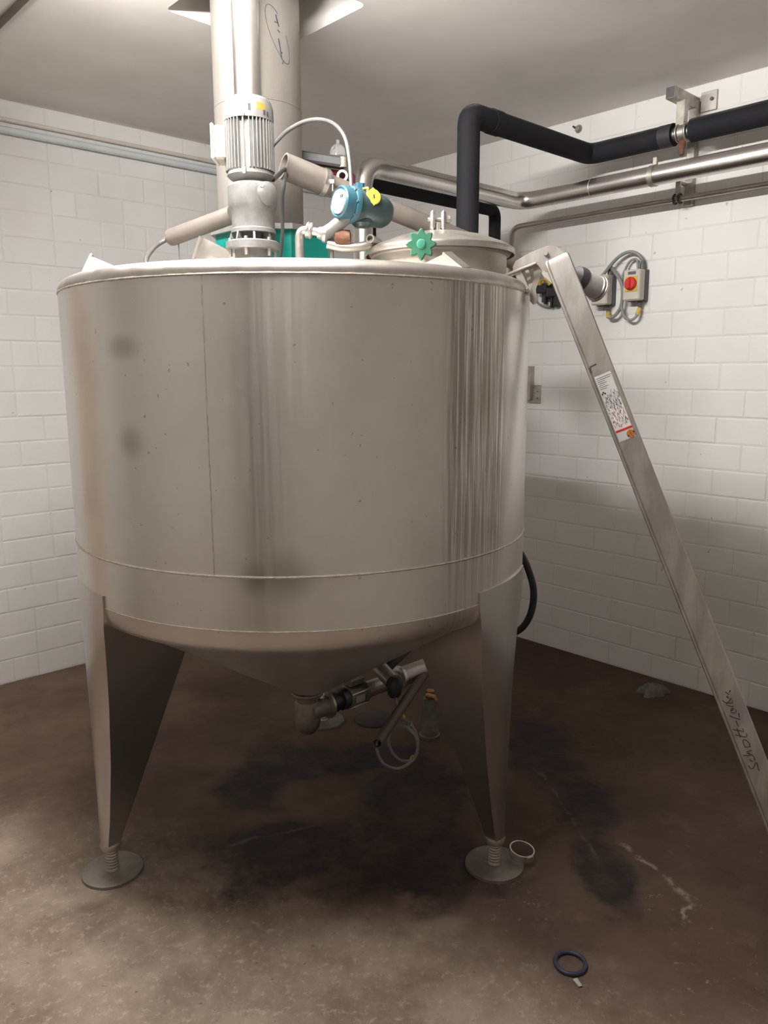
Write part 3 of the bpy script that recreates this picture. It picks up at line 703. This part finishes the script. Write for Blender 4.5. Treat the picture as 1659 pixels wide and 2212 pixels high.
part('pipe', MB().tube(fillet([rm(1.334, .008, 1.25), rm(1.334, .09, 1.25), rm(1.334, .09, 2.358), rm(S_MAX - .01, .09, 2.358)], .06, 8), .0135, 18), M['steel_dull'], tp)

# pipe bracket
bs = 2.335
br = thing('pipe_bracket', rm(bs, 0, 2.5), 'galvanised wall bracket with a square arm holding the black and steel pipes', 'bracket')
part('square_arm', MB().box(rm(bs - .035, .125, 2.775), .042, .235, .048, U, NR, bev=.002), M['galv'], br)
part('arm_end', MB().box(rm(bs - .035, .243, 2.775), .036, .004, .042, U, NR), M['box_dark'], br)
part('wall_plate', MB().box(rm(bs + .03, .006, 2.775), .075, .010, .085, U, NR, bev=.002), M['steel'], br)
part('plate_bolt', MB().cyl(rm(bs + .045, .006, 2.78), rm(bs + .045, .020, 2.78), .008, 6), M['box_dark'], br)
part('wall_post', MB().box(rm(bs - .03, .018, 2.56), .040, .030, .45, U, NR, bev=.003), M['galv'], br)
part('hanger_strap', MB().box(rm(bs - .02, .17, 2.700), .036, .008, .105, U, NR).box(rm(bs - .004, .155, 2.71), .008, .034, .09, U, NR), M['galv'], br)
part('pipe_clamp', MB().lathe([(.027, -.014), (.033, -.014), (.033, .014), (.027, .014)], rm(bs - .002, .17, ZB), U, 30).torus(rm(bs - .024, .17, ZB), U, .034, .005, 30, 8).torus(rm(bs + .018, .17, ZB), U, .036, .006, 30, 8), M['steel'], br)
part('rusty_clamp_bolt', MB().box(rm(bs - .002, .172, 2.568), .03, .022, .04, U, NR, bev=.006).box(rm(bs - .002, .175, 2.538), .022, .016, .03, U, NR, bev=.004), M['rust'], br, 'rusty clamp bolt')
part('steel_pipe_clamp', MB().lathe([(.0415, -.012), (.045, -.012), (.045, .012), (.0415, .012)], rm(bs - .05, .32, ZC), U, 30).box(rm(bs - .05, .31, ZC + .055), .022, .014, .05, U, NR, bev=.003).box(rm(bs - .05, .165, ZC + .04), .02, .30, .012, U, NR), M['galv'], br)
part('lower_hanger', MB().box(rm(bs - .05, .09, 2.40), .022, .010, .07, U, NR).box(rm(bs - .05, .05, 2.43), .02, .09, .010, U, NR), M['galv'], br)
part('thin_pipe_clamp', MB().torus(rm(bs - .062, .09, 2.358), U, .021, .0045, 26, 8).torus(rm(bs - .038, .09, 2.358), U, .021, .0045, 26, 8), M['black'], br)
an = thing('wall_anchor', rm(1.68, 0, 2.80), 'rough broken wall anchor stub high on the right wall under the ceiling', 'anchor')
part('stub', MB().lathe([(.022, 0), (.02, .008), (.012, .018), (.0, .02)], rm(1.68, .0, 2.805), W, 9), M['galv'], an)
part('dowel', MB().cyl(rm(1.665, 0, 2.81), rm(1.665, .03, 2.815), .005, 8), M['rust'], an)

# ------------------------------------------------------------------ red motor with glass bowl beside the duct
rd = thing('red_actuator', (-.20, 3.21, 2.33), 'dark red housing with a small glass bowl behind the duct', 'actuator')
part('arm', MB().box((-.243, 3.17, 2.385), .20, .05, .04, V((.98, .1, -.12)).normalized(), V((-.1, .99, 0)).normalized(), bev=.008), M['box_dark'], rd)
part('body', MB().lathe([(0, 0), (.035, .002), (.044, .012), (.044, .15), (.036, .165), (0, .168)], (-.275, 3.215, 2.330), V((1, .12, -.14)), 32), M['dark_red'], rd)
part('nozzle', MB().pipe((-.150, 3.185, 2.325), (-.155, 3.15, 2.322), .022, .013, 20), M['steel_dull'], rd)
part('bowl', MB().lathe([(.020, 2.392), (.031, 2.398), (.031, 2.415), (.026, 2.432), (.014, 2.442), (.006, 2.444), (.006, 2.458), (0, 2.459)], (-.172, 3.18, 0), seg=28), M['glass'], rd, 'clear glass bowl')
part('bowl_cap', MB().cyl((-.152, 3.165, 2.355), (-.152, 3.165, 2.392), .014, 12).cyl((-.172, 3.18, 2.375), (-.172, 3.18, 2.394), .022, 16), M['cream'], rd)

# ------------------------------------------------------------------ switches on the right wall
def switch(s, z, lab, plate):
    r = thing('rotary_switch', rm(s, 0, z), lab, 'switch', 'rotary switches on the right wall')
    part('base', MB().box(rm(s, .017, z), .094, .034, .150, U, NR, bev=.003), M['box_dark'], r)
    part('cover', MB().box(rm(s, .060, z), .090, .054, .146, U, NR, bev=.006), M['box'], r)
    part('face_plate', MB().box(rm(s, .0885, z + .004), .066, .003, .072, U, NR, bev=.001), M[plate], r)
    k = part('knob', MB().lathe([(.031, 0), (.031, .010), (.026, .016), (0, .017)], rm(s, .089, z + .006), W, 28), M['red'], r, 'red rotary knob')
    part('knob_grip', MB().box(rm(s, .110, z + .006), .013, .014, .052, U, NR, bev=.004), M['red'], k)
    part('text_strip', MB().box(rm(s + .002, .089, z + .056), .040, .003, .013, U, NR), M['box_dark'], r)
    part('cable_gland', MB().lathe([(.012, 0), (.013, .006), (.010, .02), (.008, .03)], rm(s - .01 + .03, .03, z - .075), (0, 0, -1), 16), M['box_dark'], r)
    part('cable_gland', MB().lathe([(.013, 0), (.014, .008), (.011, .028), (.009, .04)], rm(s + .025, .03, z + .075), (0, 0, 1), 16), M['box_dark'], r)
    return r
switch(1.893, 1.985, 'grey switch box with red knob partly hidden behind the ladder top', 'orange')
switch(2.07, 1.995, 'grey switch box with red knob on yellow plate, further from the ladder', 'yellow')
def wc(pts, off, r, name, lab, mat='cable'):
    return single(name, MB().tube(smooth([rm(s, o if o is not None else off, z) for s, o, z in pts]), r, 10), M[mat], rm(pts[0][0], off, pts[0][2]), lab, 'cable', 'cables around the switches')
wc([(1.86, .06, 2.0), (1.883, .07, 2.034), (1.913, .06, 2.078), (1.969, .05, 2.137), (2.026, .045, 2.158), (2.069, .04, 2.144), (2.09, .035, 2.120), (2.095, .03, 2.11)], .05, .0085, 'switch_cable', 'grey cable arching over the two switch boxes')
c2 = wc([(1.918, .03, 2.10), (1.95, .05, 2.075), (1.985, .05, 2.03), (2.003, .05, 1.981), (2.0, .05, 1.903), (1.967, .05, 1.856), (1.93, .045, 1.85), (1.913, .03, 1.882)], .05, .0085, 'switch_cable', 'grey cable looping down between the two switch boxes')
c3 = wc([(2.008, .05, 1.95), (2.004, .05, 1.892), (2.022, .05, 1.846), (2.058, .05, 1.830), (2.085, .045, 1.85), (2.09, .03, 1.892)], .05, .007, 'switch_cable', 'grey cable loop hanging under the switch box with yellow plate')
c5 = wc([(2.008, .05, 1.95), (1.99, .04, 2.03), (2.02, .03, 2.11), (2.06, .03, 2.12), (2.07, .03, 2.075)], .05, .006, 'switch_cable', 'thin grey cable passing left of the yellow-plated switch box')
part('yellow_tag', MB().tube([rm(1.915, .03, 1.875), rm(1.925, .043, 1.853), rm(1.945, .046, 1.851)], .0105, 10), M['yellow'], c2, 'yellow cable tag')
part('yellow_tag', MB().tube([rm(2.09, .032, 1.885), rm(2.086, .044, 1.853)], .010, 10), M['yellow'], c3, 'yellow cable tag')
pg = thing('plug_cluster', rm(1.54, 0, 2.005), 'black plugs and clamps with yellow tags on the wall behind the ladder hinge', 'plugs')
part('plug', MB().box(rm(1.515, .035, 2.020), .065, .05, .042, U, NR, bev=.005), M['black'], pg)
part('plug', MB().box(rm(1.575, .03, 2.000), .06, .05, .05, U, NR, bev=.005), M['black'], pg)
part('plug', MB().box(rm(1.605, .03, 1.960), .03, .04, .07, U, NR, bev=.005), M['black'], pg)
part('prong', MB().box(rm(1.53, .03, 1.970), .012, .02, .06, U, NR), M['black'], pg)
part('prong', MB().box(rm(1.572, .03, 1.950), .012, .02, .06, U, NR), M['black'], pg)
part('back_plate', MB().box(rm(1.55, .006, 2.005), .12, .012, .10, U, NR), M['box_dark'], pg)
part('yellow_tag', MB().tube(smooth([rm(1.50, .05, 2.045), rm(1.51, .055, 2.070), rm(1.545, .05, 2.070), rm(1.565, .04, 2.040)]), .012, 10), M['yellow'], pg)
wc([(1.50, .04, 2.06), (1.476, .03, 2.05), (1.458, .03, 2.0), (1.474, .03, 1.955), (1.535, .025, 1.928), (1.60, .02, 1.935)], .03, .0055, 'plug_cable', 'thin grey cable hanging in a loop below the black plugs')
ab = thing('angle_bracket', rm(1.45, 0, 1.4), 'small bolted steel angle bracket on the right wall beside the tank', 'bracket')
part('upright', MB().box(rm(1.435, .02, 1.515), .03, .04, .19, U, NR, bev=.002), M['steel_dull'], ab)
part('foot_plate', MB().box(rm(1.462, .006, 1.455), .075, .010, .10, U, NR, bev=.002), M['galv'], ab)
for z in (1.435, 1.475): part('bolt', MB().cyl(rm(1.478, .008, z), rm(1.478, .022, z), .008, 6), M['steel_dull'], ab)

# ------------------------------------------------------------------ conduits on the left wall and the ceiling
def conduit(t0, t1, z, r, off, mat, lab):
    return single('conduit', MB().cyl(rm(off, t0, z), rm(off, t1, z), r, 16), M[mat], rm(off, t0, z), lab, 'conduit')
conduit(.02, T_MAX - .02, 2.712, .017, .026, 'conduit', 'pale blue-white conduit along the left wall, lower of two')
conduit(.02, T_MAX - .02, 2.762, .010, .018, 'conduit2', 'thin cream conduit along the left wall, upper of two')
single('ceiling_conduit', MB().cyl(rm(.02, 2.55, 2.840), rm(1.58, 2.55, 2.840), .0125, 14), M['brown_pipe'], rm(.02, 2.55, 2.84), 'thin brown conduit on the ceiling at the top left corner', 'conduit')

# ------------------------------------------------------------------ ladder
LF = V((1.26, 2.021, 0)); La = V((-.366, .149, .919)).normalized(); Ln = V((.267, .964, 0)).normalized()
Lc = La.cross(Ln).normalized(); L2 = Lc.cross(La).normalized()
LT = 2.075; GAP = .34
def lp(u, v, d=0.0): return LF + La * u + Lc * v + L2 * d
ld_ = thing('ladder', LF, 'scuffed aluminium folding ladder leaning on the tank rim', 'ladder')
def railm(off):
    m = MB(); prof = [(-.036, .004), (-.033, .0), (.026, .0), (.029, .003), (.031, .0), (.0355, .0), (.038, .004), (.038, .024), (.034, .028), (-.032, .028), (-.036, .024)]
    us = [.0, .02, LT - .02, LT - .006, LT]; sc = [1, 1, 1, .97, .86]
    start = .028                                   # foot sits on the floor
    us[0] = .014; us[1] = .03
    for u_, s_ in zip(us, sc):
        for v_, d_ in prof: m.v.append(lp(u_, v_ * s_, .014 + (d_ - .014) * s_) + Ln * off)
    k = len(prof)
    for i in range(len(us) - 1):
        for q in range(k): m.f.append([i * k + q, i * k + (q + 1) % k, (i + 1) * k + (q + 1) % k, (i + 1) * k + q])
    m.f.append(list(range(k))); m.f.append([(len(us) - 1) * k + q for q in range(k)]); return m
rail1 = part('rail', railm(0), M['alu'], ld_, ang=25)
rail2 = part('rail', railm(GAP), M['alu'], ld_, ang=25)
for i in range(7):
    u_ = .25 + i * .28
    part('rung', MB().box(lp(u_, 0, .014) + Ln * (GAP / 2 + .007), .030, .030, GAP - .02, La, Lc, Ln, bev=.004), M['alu'], ld_)
for off in (0, GAP):
    part('rubber_foot', MB().box(lp(.018, 0, .014) + Ln * off, .03, .082, .034, La, Lc, L2, bev=.006), M['black'], ld_)
# hinge head reaching over the tank rim
HX = V((-.911, .2523, -.326)).normalized(); hz_ = Ln.cross(HX).normalized()
if hz_.z < 0: hz_ = -hz_
ht = lp(2.045, .0, -.004)
def hinge_poly(pts, off): return [ht + HX * a + hz_ * b + Ln * off for a, b in pts]
side = [(.132, .034), (.128, .050), (.115, .062), (.090, .067), (.064, .070), (.02, .070), (.005, .066), (-.008, .056), (-.019, .036), (-.013, .0), (.043, .001), (.060, .030), (.09, .030)]
hp_ = part('hinge_plate', MB().prism(hinge_poly(side, .018), .008), M['alu'], ld_)
part('hinge_plate', MB().prism(hinge_poly(side, GAP), .008), M['alu'], ld_)
part('hinge_pin', MB().cyl(ht + HX * .028 + hz_ * .050 + Ln * .004, ht + HX * .028 + hz_ * .050 + Ln * GAP, .006, 12), M['steel'], ld_)
part('hinge_rivet', MB().lathe([(0, .006), (.005, .005), (.007, 0)], ht + HX * .028 + hz_ * .050 + Ln * .013, -Ln, 14), M['steel'], hp_)
part('spreader_bar', MB().box(ht + HX * .112 + hz_ * .032 + Ln * .0, .106, .012, .009, HX, Ln, hz_, bev=.003), M['alu'], ld_)
part('spreader_bar', MB().box(ht + HX * .112 + hz_ * .028 + Ln * .17, .10, .30, .005, HX, Ln, hz_), M['alu'], ld_)
def arm(pts, off, th, mat): return part('lock_arm', MB().prism(hinge_poly(pts, off), th), M[mat], ld_)
a1 = arm([(.128, .028), (.108, .028), (.101, -.034), (.106, -.043), (.114, -.044), (.121, -.034)], .006, .005, 'steel')
arm([(.071, .033), (.060, .033), (.052, .010), (.086, -.034), (.090, -.064), (.097, -.073), (.106, -.073), (.111, -.060), (.100, -.030), (.080, .0)], .03, .007, 'steel_dull')
arm([(.098, .031), (.087, .031), (.089, .0), (.100, -.004)], .02, .005, 'steel_dull')
arm([(.152, .028), (.146, .016), (.130, -.030), (.120, -.040), (.118, -.030), (.136, .010), (.140, .028)], .024, .005, 'steel_dull')
part('arm_rivet', MB().lathe([(0, .004), (.006, .003), (.008, 0)], ht + HX * .110 + hz_ * -.031 + Ln * .003, -Ln, 12), M['steel_bright'], a1)
# drum of the folded joint on the far side of the rail
dr0 = lp(2.0, -.042, .10); drd = (V((.78, .45, -.28))).normalized()
drm = part('hinge_drum', MB().lathe([(0, -.02), (.030, -.02), (.034, -.012), (.034, .075), (.0, .075)], dr0, drd, 28), M['white'], ld_)
part('drum_cap', MB().lathe([(.0, -.034), (.018, -.034), (.033, -.026), (.0355, -.012), (.0355, .002)], dr0, drd, 28), M['box_dark'], drm)
part('drum_ring', MB().torus(dr0 + drd * .064, drd, .034, .004, 28, 8).torus(dr0 + drd * .074, drd, .036, .005, 28, 8), M['steel_bright'], drm)
# sticker on the rail
stk = part('instruction_sticker', MB().add([lp(1.7115, .025, -.0006), lp(1.7115, -.0235, -.0006), lp(1.509, -.0235, -.0006), lp(1.509, .025, -.0006)], [(0, 1, 2, 3)]), M['white'], rail1, 'white instruction sticker with pictograms, a red bar and a yellow disc')
M['pink'] = pm('pale_pink_print', (.80, .70, .69), None, 5, .5)
part('pink_panel', MB().add([lp(1.610, .0245, -.0009), lp(1.610, -.023, -.0009), lp(1.543, -.023, -.0009), lp(1.543, .0245, -.0009)], [(0, 1, 2, 3)]), M['pink'], stk)
part('red_bar', MB().add([lp(1.5425, .024, -.0011), lp(1.5425, -.0235, -.0011), lp(1.5365, -.0235, -.0011), lp(1.5365, .024, -.0011)], [(0, 1, 2, 3)]), M['red'], stk, 'red bar')
part('yellow_disc', MB().lathe([(0, .0006), (.0115, .0004), (.0118, 0)], lp(1.5215, -.0135, -.0012), -L2, 22), M['orange'], stk, 'yellow-orange round mark')
pk = MB(); gk = MB(); rnd = random.Random(11)
def stroke(mb, pts, r=.0006): mb.tube([lp(a, b, -.0013) for a, b in pts], r, 4)
for row in range(8):
    u0 = 1.648 - row * .0130
    for c in range(5):
        v0 = .019 - c * .0092
        for q in range(4):
            a0, b0 = u0 + rnd.uniform(-.005, .005), v0 + rnd.uniform(-.0035, .0035)
            stroke(pk if rnd.random() < .45 else gk, [(a0, b0), (a0 + rnd.choice((-1, 1)) * rnd.uniform(.004, .009), b0 + rnd.uniform(-.003, .003))], .0004 + .0004 * rnd.random())
for q in range(3): pk.lathe([(0, .0006), (.0024, .0003)], lp(1.6565 + .004 * (q % 2), .0205 - .004 * q, -.0012), -L2, 10)
for q in range(7):
    a0 = 1.7045 - q * .0055; stroke(gk, [(a0, .021), (a0, (.0 if q > 1 else -.019) + rnd.uniform(-.004, .004))], .0005)
part('pictograms', pk, M['ink'], stk); part('fine_print', gk, M['grey_ink'], stk)
part('disc_mark', MB().tube([lp(1.531, -.012, -.002), lp(1.508, -.0165, -.002)], .0006, 4).lathe([(0, .0006), (.003, 0)], lp(1.517, -.0052, -.0016), -L2, 8).lathe([(0, .0006), (.003, 0)], lp(1.524, -.0225, -.0016), -L2, 8), M['ink'], stk)
HAND = [[(.4672, -.003), (.4803, -.0046), (.491, -.006), (.4932, -.0025), (.4853, .0024), (.4781, .0085), (.4775, .0151), (.4838, .0179), (.4887, .0183)],
 [(.4982, .0029), (.501, .0076), (.507, .0091)],
 [(.5224, .0222), (.5178, .0081), (.5176, -.0018), (.5089, -.0044), (.4997, -.0033)],
 [(.5176, -.0018), (.5204, .0029), (.5257, .0046)],
 [(.5308, -.0057), (.5305, .0051), (.5301, .0095), (.5251, .0084), (.5228, .0057)],
 [(.5422, -.0047), (.5443, .0088), (.5602, .0089), (.5662, .0075), (.5671, .0022), (.5617, -.003), (.5521, -.0061), (.5422, -.0047)],
 [(.5877, .0221), (.5816, .0114), (.5729, -.0027), (.5776, -.0086), (.5841, -.0081)],
 [(.6055, .023), (.6001, .0149), (.5961, .0063), (.5893, -.0035), (.5996, -.0036)],
 [(.6046, .0111), (.591, .0109), (.5767, .0109)],
 [(.6277, .0058), (.6181, .0056), (.6091, .0048)],
 [(.6468, .017), (.6402, .0107), (.6279, -.0057), (.6383, -.0072), (.6473, -.0089)],
 [(.6599, .0073), (.6621, -.0013), (.6662, .0015), (.6619, .0088), (.6539, .0087), (.6506, .0027), (.6533, -.0046), (.661, -.0052)],
 [(.6793, .0141), (.6742, .0073), (.6702, -.0035)],
 [(.6953, .0199), (.6873, .0141), (.6821, .0045), (.6816, -.0054), (.6881, -.0048)],
 [(.6826, .0144), (.6889, .0035), (.6958, -.0054)],
 [(.7023, .0059), (.6961, .0009), (.7044, .0023), (.7042, .0067)],
 [(.7175, .0034), (.7069, -.0029)], [(.7133, -.0051), (.7188, -.0107)]]
hw = MB()
for stp in HAND: hw.tube([lp(a, b, -.0004) for a, b in stp], .0013, 6)
part('handwriting', hw, M['ink'], rail1, 'black handwriting reading Schrott-Leiter')
rs = MB()
for a, b, c, d in ((1.746, .006, 1.7445, .0245), (1.7455, .024, 1.730, .028), (1.742, .027, 1.727, .0265)): rs.tube([lp(a, b, -.0002), lp(c, d, -.0002)], .0022, 6)
part('rust_stain', rs, M['rust'], rail1)

# ------------------------------------------------------------------ drain fittings under the tank
dv = thing('drain_valve', (-.284, 2.62, .29), 'grimy drain elbow, valve and pipe line under the tank cone', 'valve')
ec = V((-.278, 2.62, 0))
part('outlet_clamp', MB().lathe([(.046, .458), (.056, .456), (.058, .450), (.056, .444), (.046, .442)], ec, seg=32), M['iron'], dv)
part('elbow_body', MB().lathe([(.045, .45), (.040, .42), (.046, .41), (.046, .345), (.042, .320), (.028, .300), (0, .292)], ec, seg=32), M['iron'], dv)
rn = V((NR.x, NR.y, 0)); rS = V((-.21, 2.66, .385))
def rr_(s): return rS + rn * s
part('side_outlet', MB().cyl(rr_(-.085), rr_(.0), .037, 28), M['iron'], dv)
part('clamp_ring', MB().lathe([(.037, -.006), (.050, -.004), (.051, .004), (.037, .012)], rr_(0), rn, 32), M['steel'], dv)
part('clamp_nut', MB().box(rr_(.004) + V((-.02, -.03, .045)), .02, .02, .02, bev=.004), M['steel_bright'], dv)
part('black_coupling', MB().lathe([(.034, .01), (.038, .014), (.038, .035), (.030, .04), (.030, .055), (.040, .06), (.040, .085), (.034, .088)], rr_(0), rn, 28), M['black'], dv)
vb = part('valve_body', MB().lathe([(.034, .085), (.044, .088), (.044, .096), (.036, .098), (.036, .165), (.044, .167), (.044, .176), (.03, .178)], rr_(0), rn, 30), M['iron'], dv)
vx = rn.cross(V((0, 0, 1)))
for a in (30, 100, 170, 240, 310):
    q = math.radians(a); p = (vx * math.cos(q) + V((0, 0, 1)) * math.sin(q)) * .043
    part('tie_rod', MB().cyl(rr_(.088) + p, rr_(.176) + p, .0045, 8), M['steel'], vb)
part('valve_label', MB().box(rr_(.130) + vx * .0365 + V((0, 0, -.004)), .045, .002, .028, rn, vx, bev=.0), M['cream'], vb, 'pale type label')
part('valve_top', MB().box(rr_(.13) + V((0, 0, .055)), .075, .04, .03, rn, vx, bev=.006), M['iron'], vb)
part('pipe', MB().tube([rr_(.175), rr_(.37)], .031, 24), M['steel_dull'], dv)
part('clamp_ring', MB().lathe([(.031, .355), (.046, .358), (.048, .366), (.046, .374), (.031, .377)], rr_(0), rn, 30), M['steel'], dv)
part('pipe', MB().tube(fillet([rr_(.37), rr_(.95), rr_(.95) - V((0, 0, .385))], .06), .038, 24), M['steel_dull'], dv)
part('upper_pipe', MB().tube(fillet([rr_(.30) + V((0, 0, .06)), rr_(.45) + V((0, 0, .13)), rr_(.75) + V((0, 0, .13)), rr_(.75)], .05), .020, 16), M['rubber'], dv)
se = thing('level_sensor', (.03, 2.75, .39), 'brown-grey sensor cylinder with a black knob under the tank', 'sensor')
s0, s1 = V((-.045, 2.84, .482)), V((.028, 2.748, .438))
part('body', MB().cyl(s0, s1, .030, 26), M['steel_dull'], se)
part('body_edge', MB().torus(s0, s1 - s0, .030, .003, 28, 8), M['steel'], se)
part('black_knob', MB().lathe([(0, -.044), (.016, -.041), (.026, -.028), (.030, 0), (.026, .028), (.016, .041), (0, .044)], (.038, 2.735, .422), (0.1, 0, 1), 26), M['black'], se)
part('holder', MB().cyl(V((.045, 2.76, .42)), rr_(.34), .014, 12), M['iron'], se)
sc_ = single('sensor_cable', cb([(.040, 2.72, .385), (.043, 2.7, .372), (.053, 2.68, .352), (.073, 2.66, .325), (.099, 2.64, .310), (.119, 2.62, .271), (.115, 2.6, .227), (.089, 2.6, .194), (.051, 2.6, .2), (.022, 2.6, .236), (.014, 2.6, .281), (.028, 2.6, .318), (.051, 2.597, .330), (.078, 2.59, .328), (.102, 2.58, .31), (.117, 2.58, .275), (.112, 2.575, .228), (.083, 2.56, .203), (.043, 2.54, .196), (0, 2.5, .232), (-.022, 2.48, .278), (-.028, 2.465, .325), (-.02, 2.50, .338)], .0052), M['cable'], (.04, 2.72, .385), 'coiled grey sensor cable with yellow tag hanging under the tank', 'cable')
part('yellow_tag', MB().tube(smooth([(.047, 2.692, .364), (.056, 2.675, .348), (.070, 2.662, .328)]), .0085, 10), M['yellow'], sc_, 'yellow cable marker')
part('cable_tie', MB().torus((.098, 2.585, .212), (.7, .2, -.6), .009, .003, 14, 6), M['yellow'], sc_)
part('cable_tie', MB().torus((.092, 2.64, .316), (.7, .2, -.5), .009, .003, 14, 6), M['cream'], sc_)
bpz = thing('cable_tube', (-.026, 2.45, .339), 'short brown tube with an open end sloping towards the front under the tank', 'tube')
part('tube', MB().pipe((-.026, 2.45, .338), (.165, 2.99, .375), .019, .0145, 24), M['brown_pipe'], bpz)
fs_ = thing('floor_socket', (.197, 3.183, 0), 'short upright pipe socket on the floor behind the right tank leg', 'socket')
part('socket', MB().lathe([(.046, 0), (.046, .012), (.040, .015), (.036, .10), (.028, .13), (.028, .18), (.018, .18)], (.197, 3.183, 0), seg=28), M['iron'], fs_)
part('brass_fitting', MB().cyl((.20, 3.18, .18), (.20, 3.18, .215), .020, 6).cyl((.185, 3.16, .20), (.22, 3.10, .215), .012, 10), pm('brass', (.45, .27, .09), (.35, .2, .07), 9, .4, .8), fs_)
single('floor_disc', MB().lathe([(0, .016), (.075, .014), (.088, .008), (.092, 0), (0, 0)], (-.05, 3.35, 0), seg=48), M['cover'], (-.05, 3.35, 0), 'flat round iron cover on the floor under the back of the tank', 'cover')
single('black_hose', cb([(.30, 3.10, 1.05), (.42, 2.98, .98), (.515, 2.90, .905), (.565, 2.89, .80), (.578, 2.89, .715), (.562, 2.90, .63), (.52, 2.93, .565), (.43, 3.02, .50), (.36, 3.13, .43)], .0135), M['rubber'], (.36, 3.13, .43), 'thick black hose bulging out behind the right side of the tank', 'hose')

# ------------------------------------------------------------------ things on the floor
rc = V((.499, 1.843, .006))
single('rubber_ring', MB().torus(rc, (0, 0, 1), .040, .006, 48, 10), M['blue_rubber'], rc, 'dark blue rubber ring lying on the floor in front', 'ring')
cc = V((.447, 2.30, .030)); ca = V((.12, -.08, 1)).normalized()
crg = thing('clamp_ring', (cc.x, cc.y, .012), 'loose steel pipe clamp ring leaning on the right foot plate', 'clamp')
part('band', MB().lathe([(.037, -.012), (.041, -.012), (.042, 0), (.041, .012), (.037, .012), (.037, -.012)], cc, ca, 40, 0, 2 * math.pi), M['steel'], crg)
part('band_lock', MB().box(cc + V((.020, -.038, .0)), .026, .010, .022, V((.88, .47, 0)).normalized(), V((-.47, .88, 0)).normalized(), bev=.003), M['steel'], crg)
rg = MB(); rnd = random.Random(5); K, RN = 28, 8
def fold(x, y): return .022 + .020 * abs(math.sin(38 * x + 21 * y + 2.2 * math.sin(40 * y))) + .016 * abs(math.sin(55 * y - 30 * x + 1.3)) 
rg.v.append(V((1.335, 3.63, .03)))
for ri in range(1, RN + 1):
    for q in range(K):
        a = 2 * math.pi * q / K; rad = (.062 + .014 * math.sin(3 * a + 1) + .012 * math.sin(5 * a) + rnd.uniform(-.004, .004)) * ri / RN
        px_, py_ = 1.335 + 1.15 * rad * math.cos(a), 3.63 + .75 * rad * math.sin(a)
        zz = fold(px_, py_) * (1 - (ri / RN) ** 3) + rnd.uniform(0, .004) if ri < RN else .001
        rg.v.append(V((px_, py_, max(.001, zz))))
for q in range(K): rg.f.append([0, 1 + q, 1 + (q + 1) % K])
for ri in range(RN - 1):
    for q in range(K): rg.f.append([1 + ri * K + q, 1 + ri * K + (q + 1) % K, 1 + (ri + 1) * K + (q + 1) % K, 1 + (ri + 1) * K + q])
single('crumpled_rag', rg, M['rag'], (1.335, 3.63, 0), 'crumpled grey rag on the floor by the right wall', 'rag', ang=20)
ch = V((.50, 1.775, .004))
single('paper_scrap', MB().prism([ch + V((-.008, .012, 0)), ch + V((.004, .014, .002)), ch + V((.012, -.010, 0)), ch + V((.002, -.013, 0))], .003), M['cream'], ch, 'tiny pale scrap on the floor below the rubber ring', 'scrap')
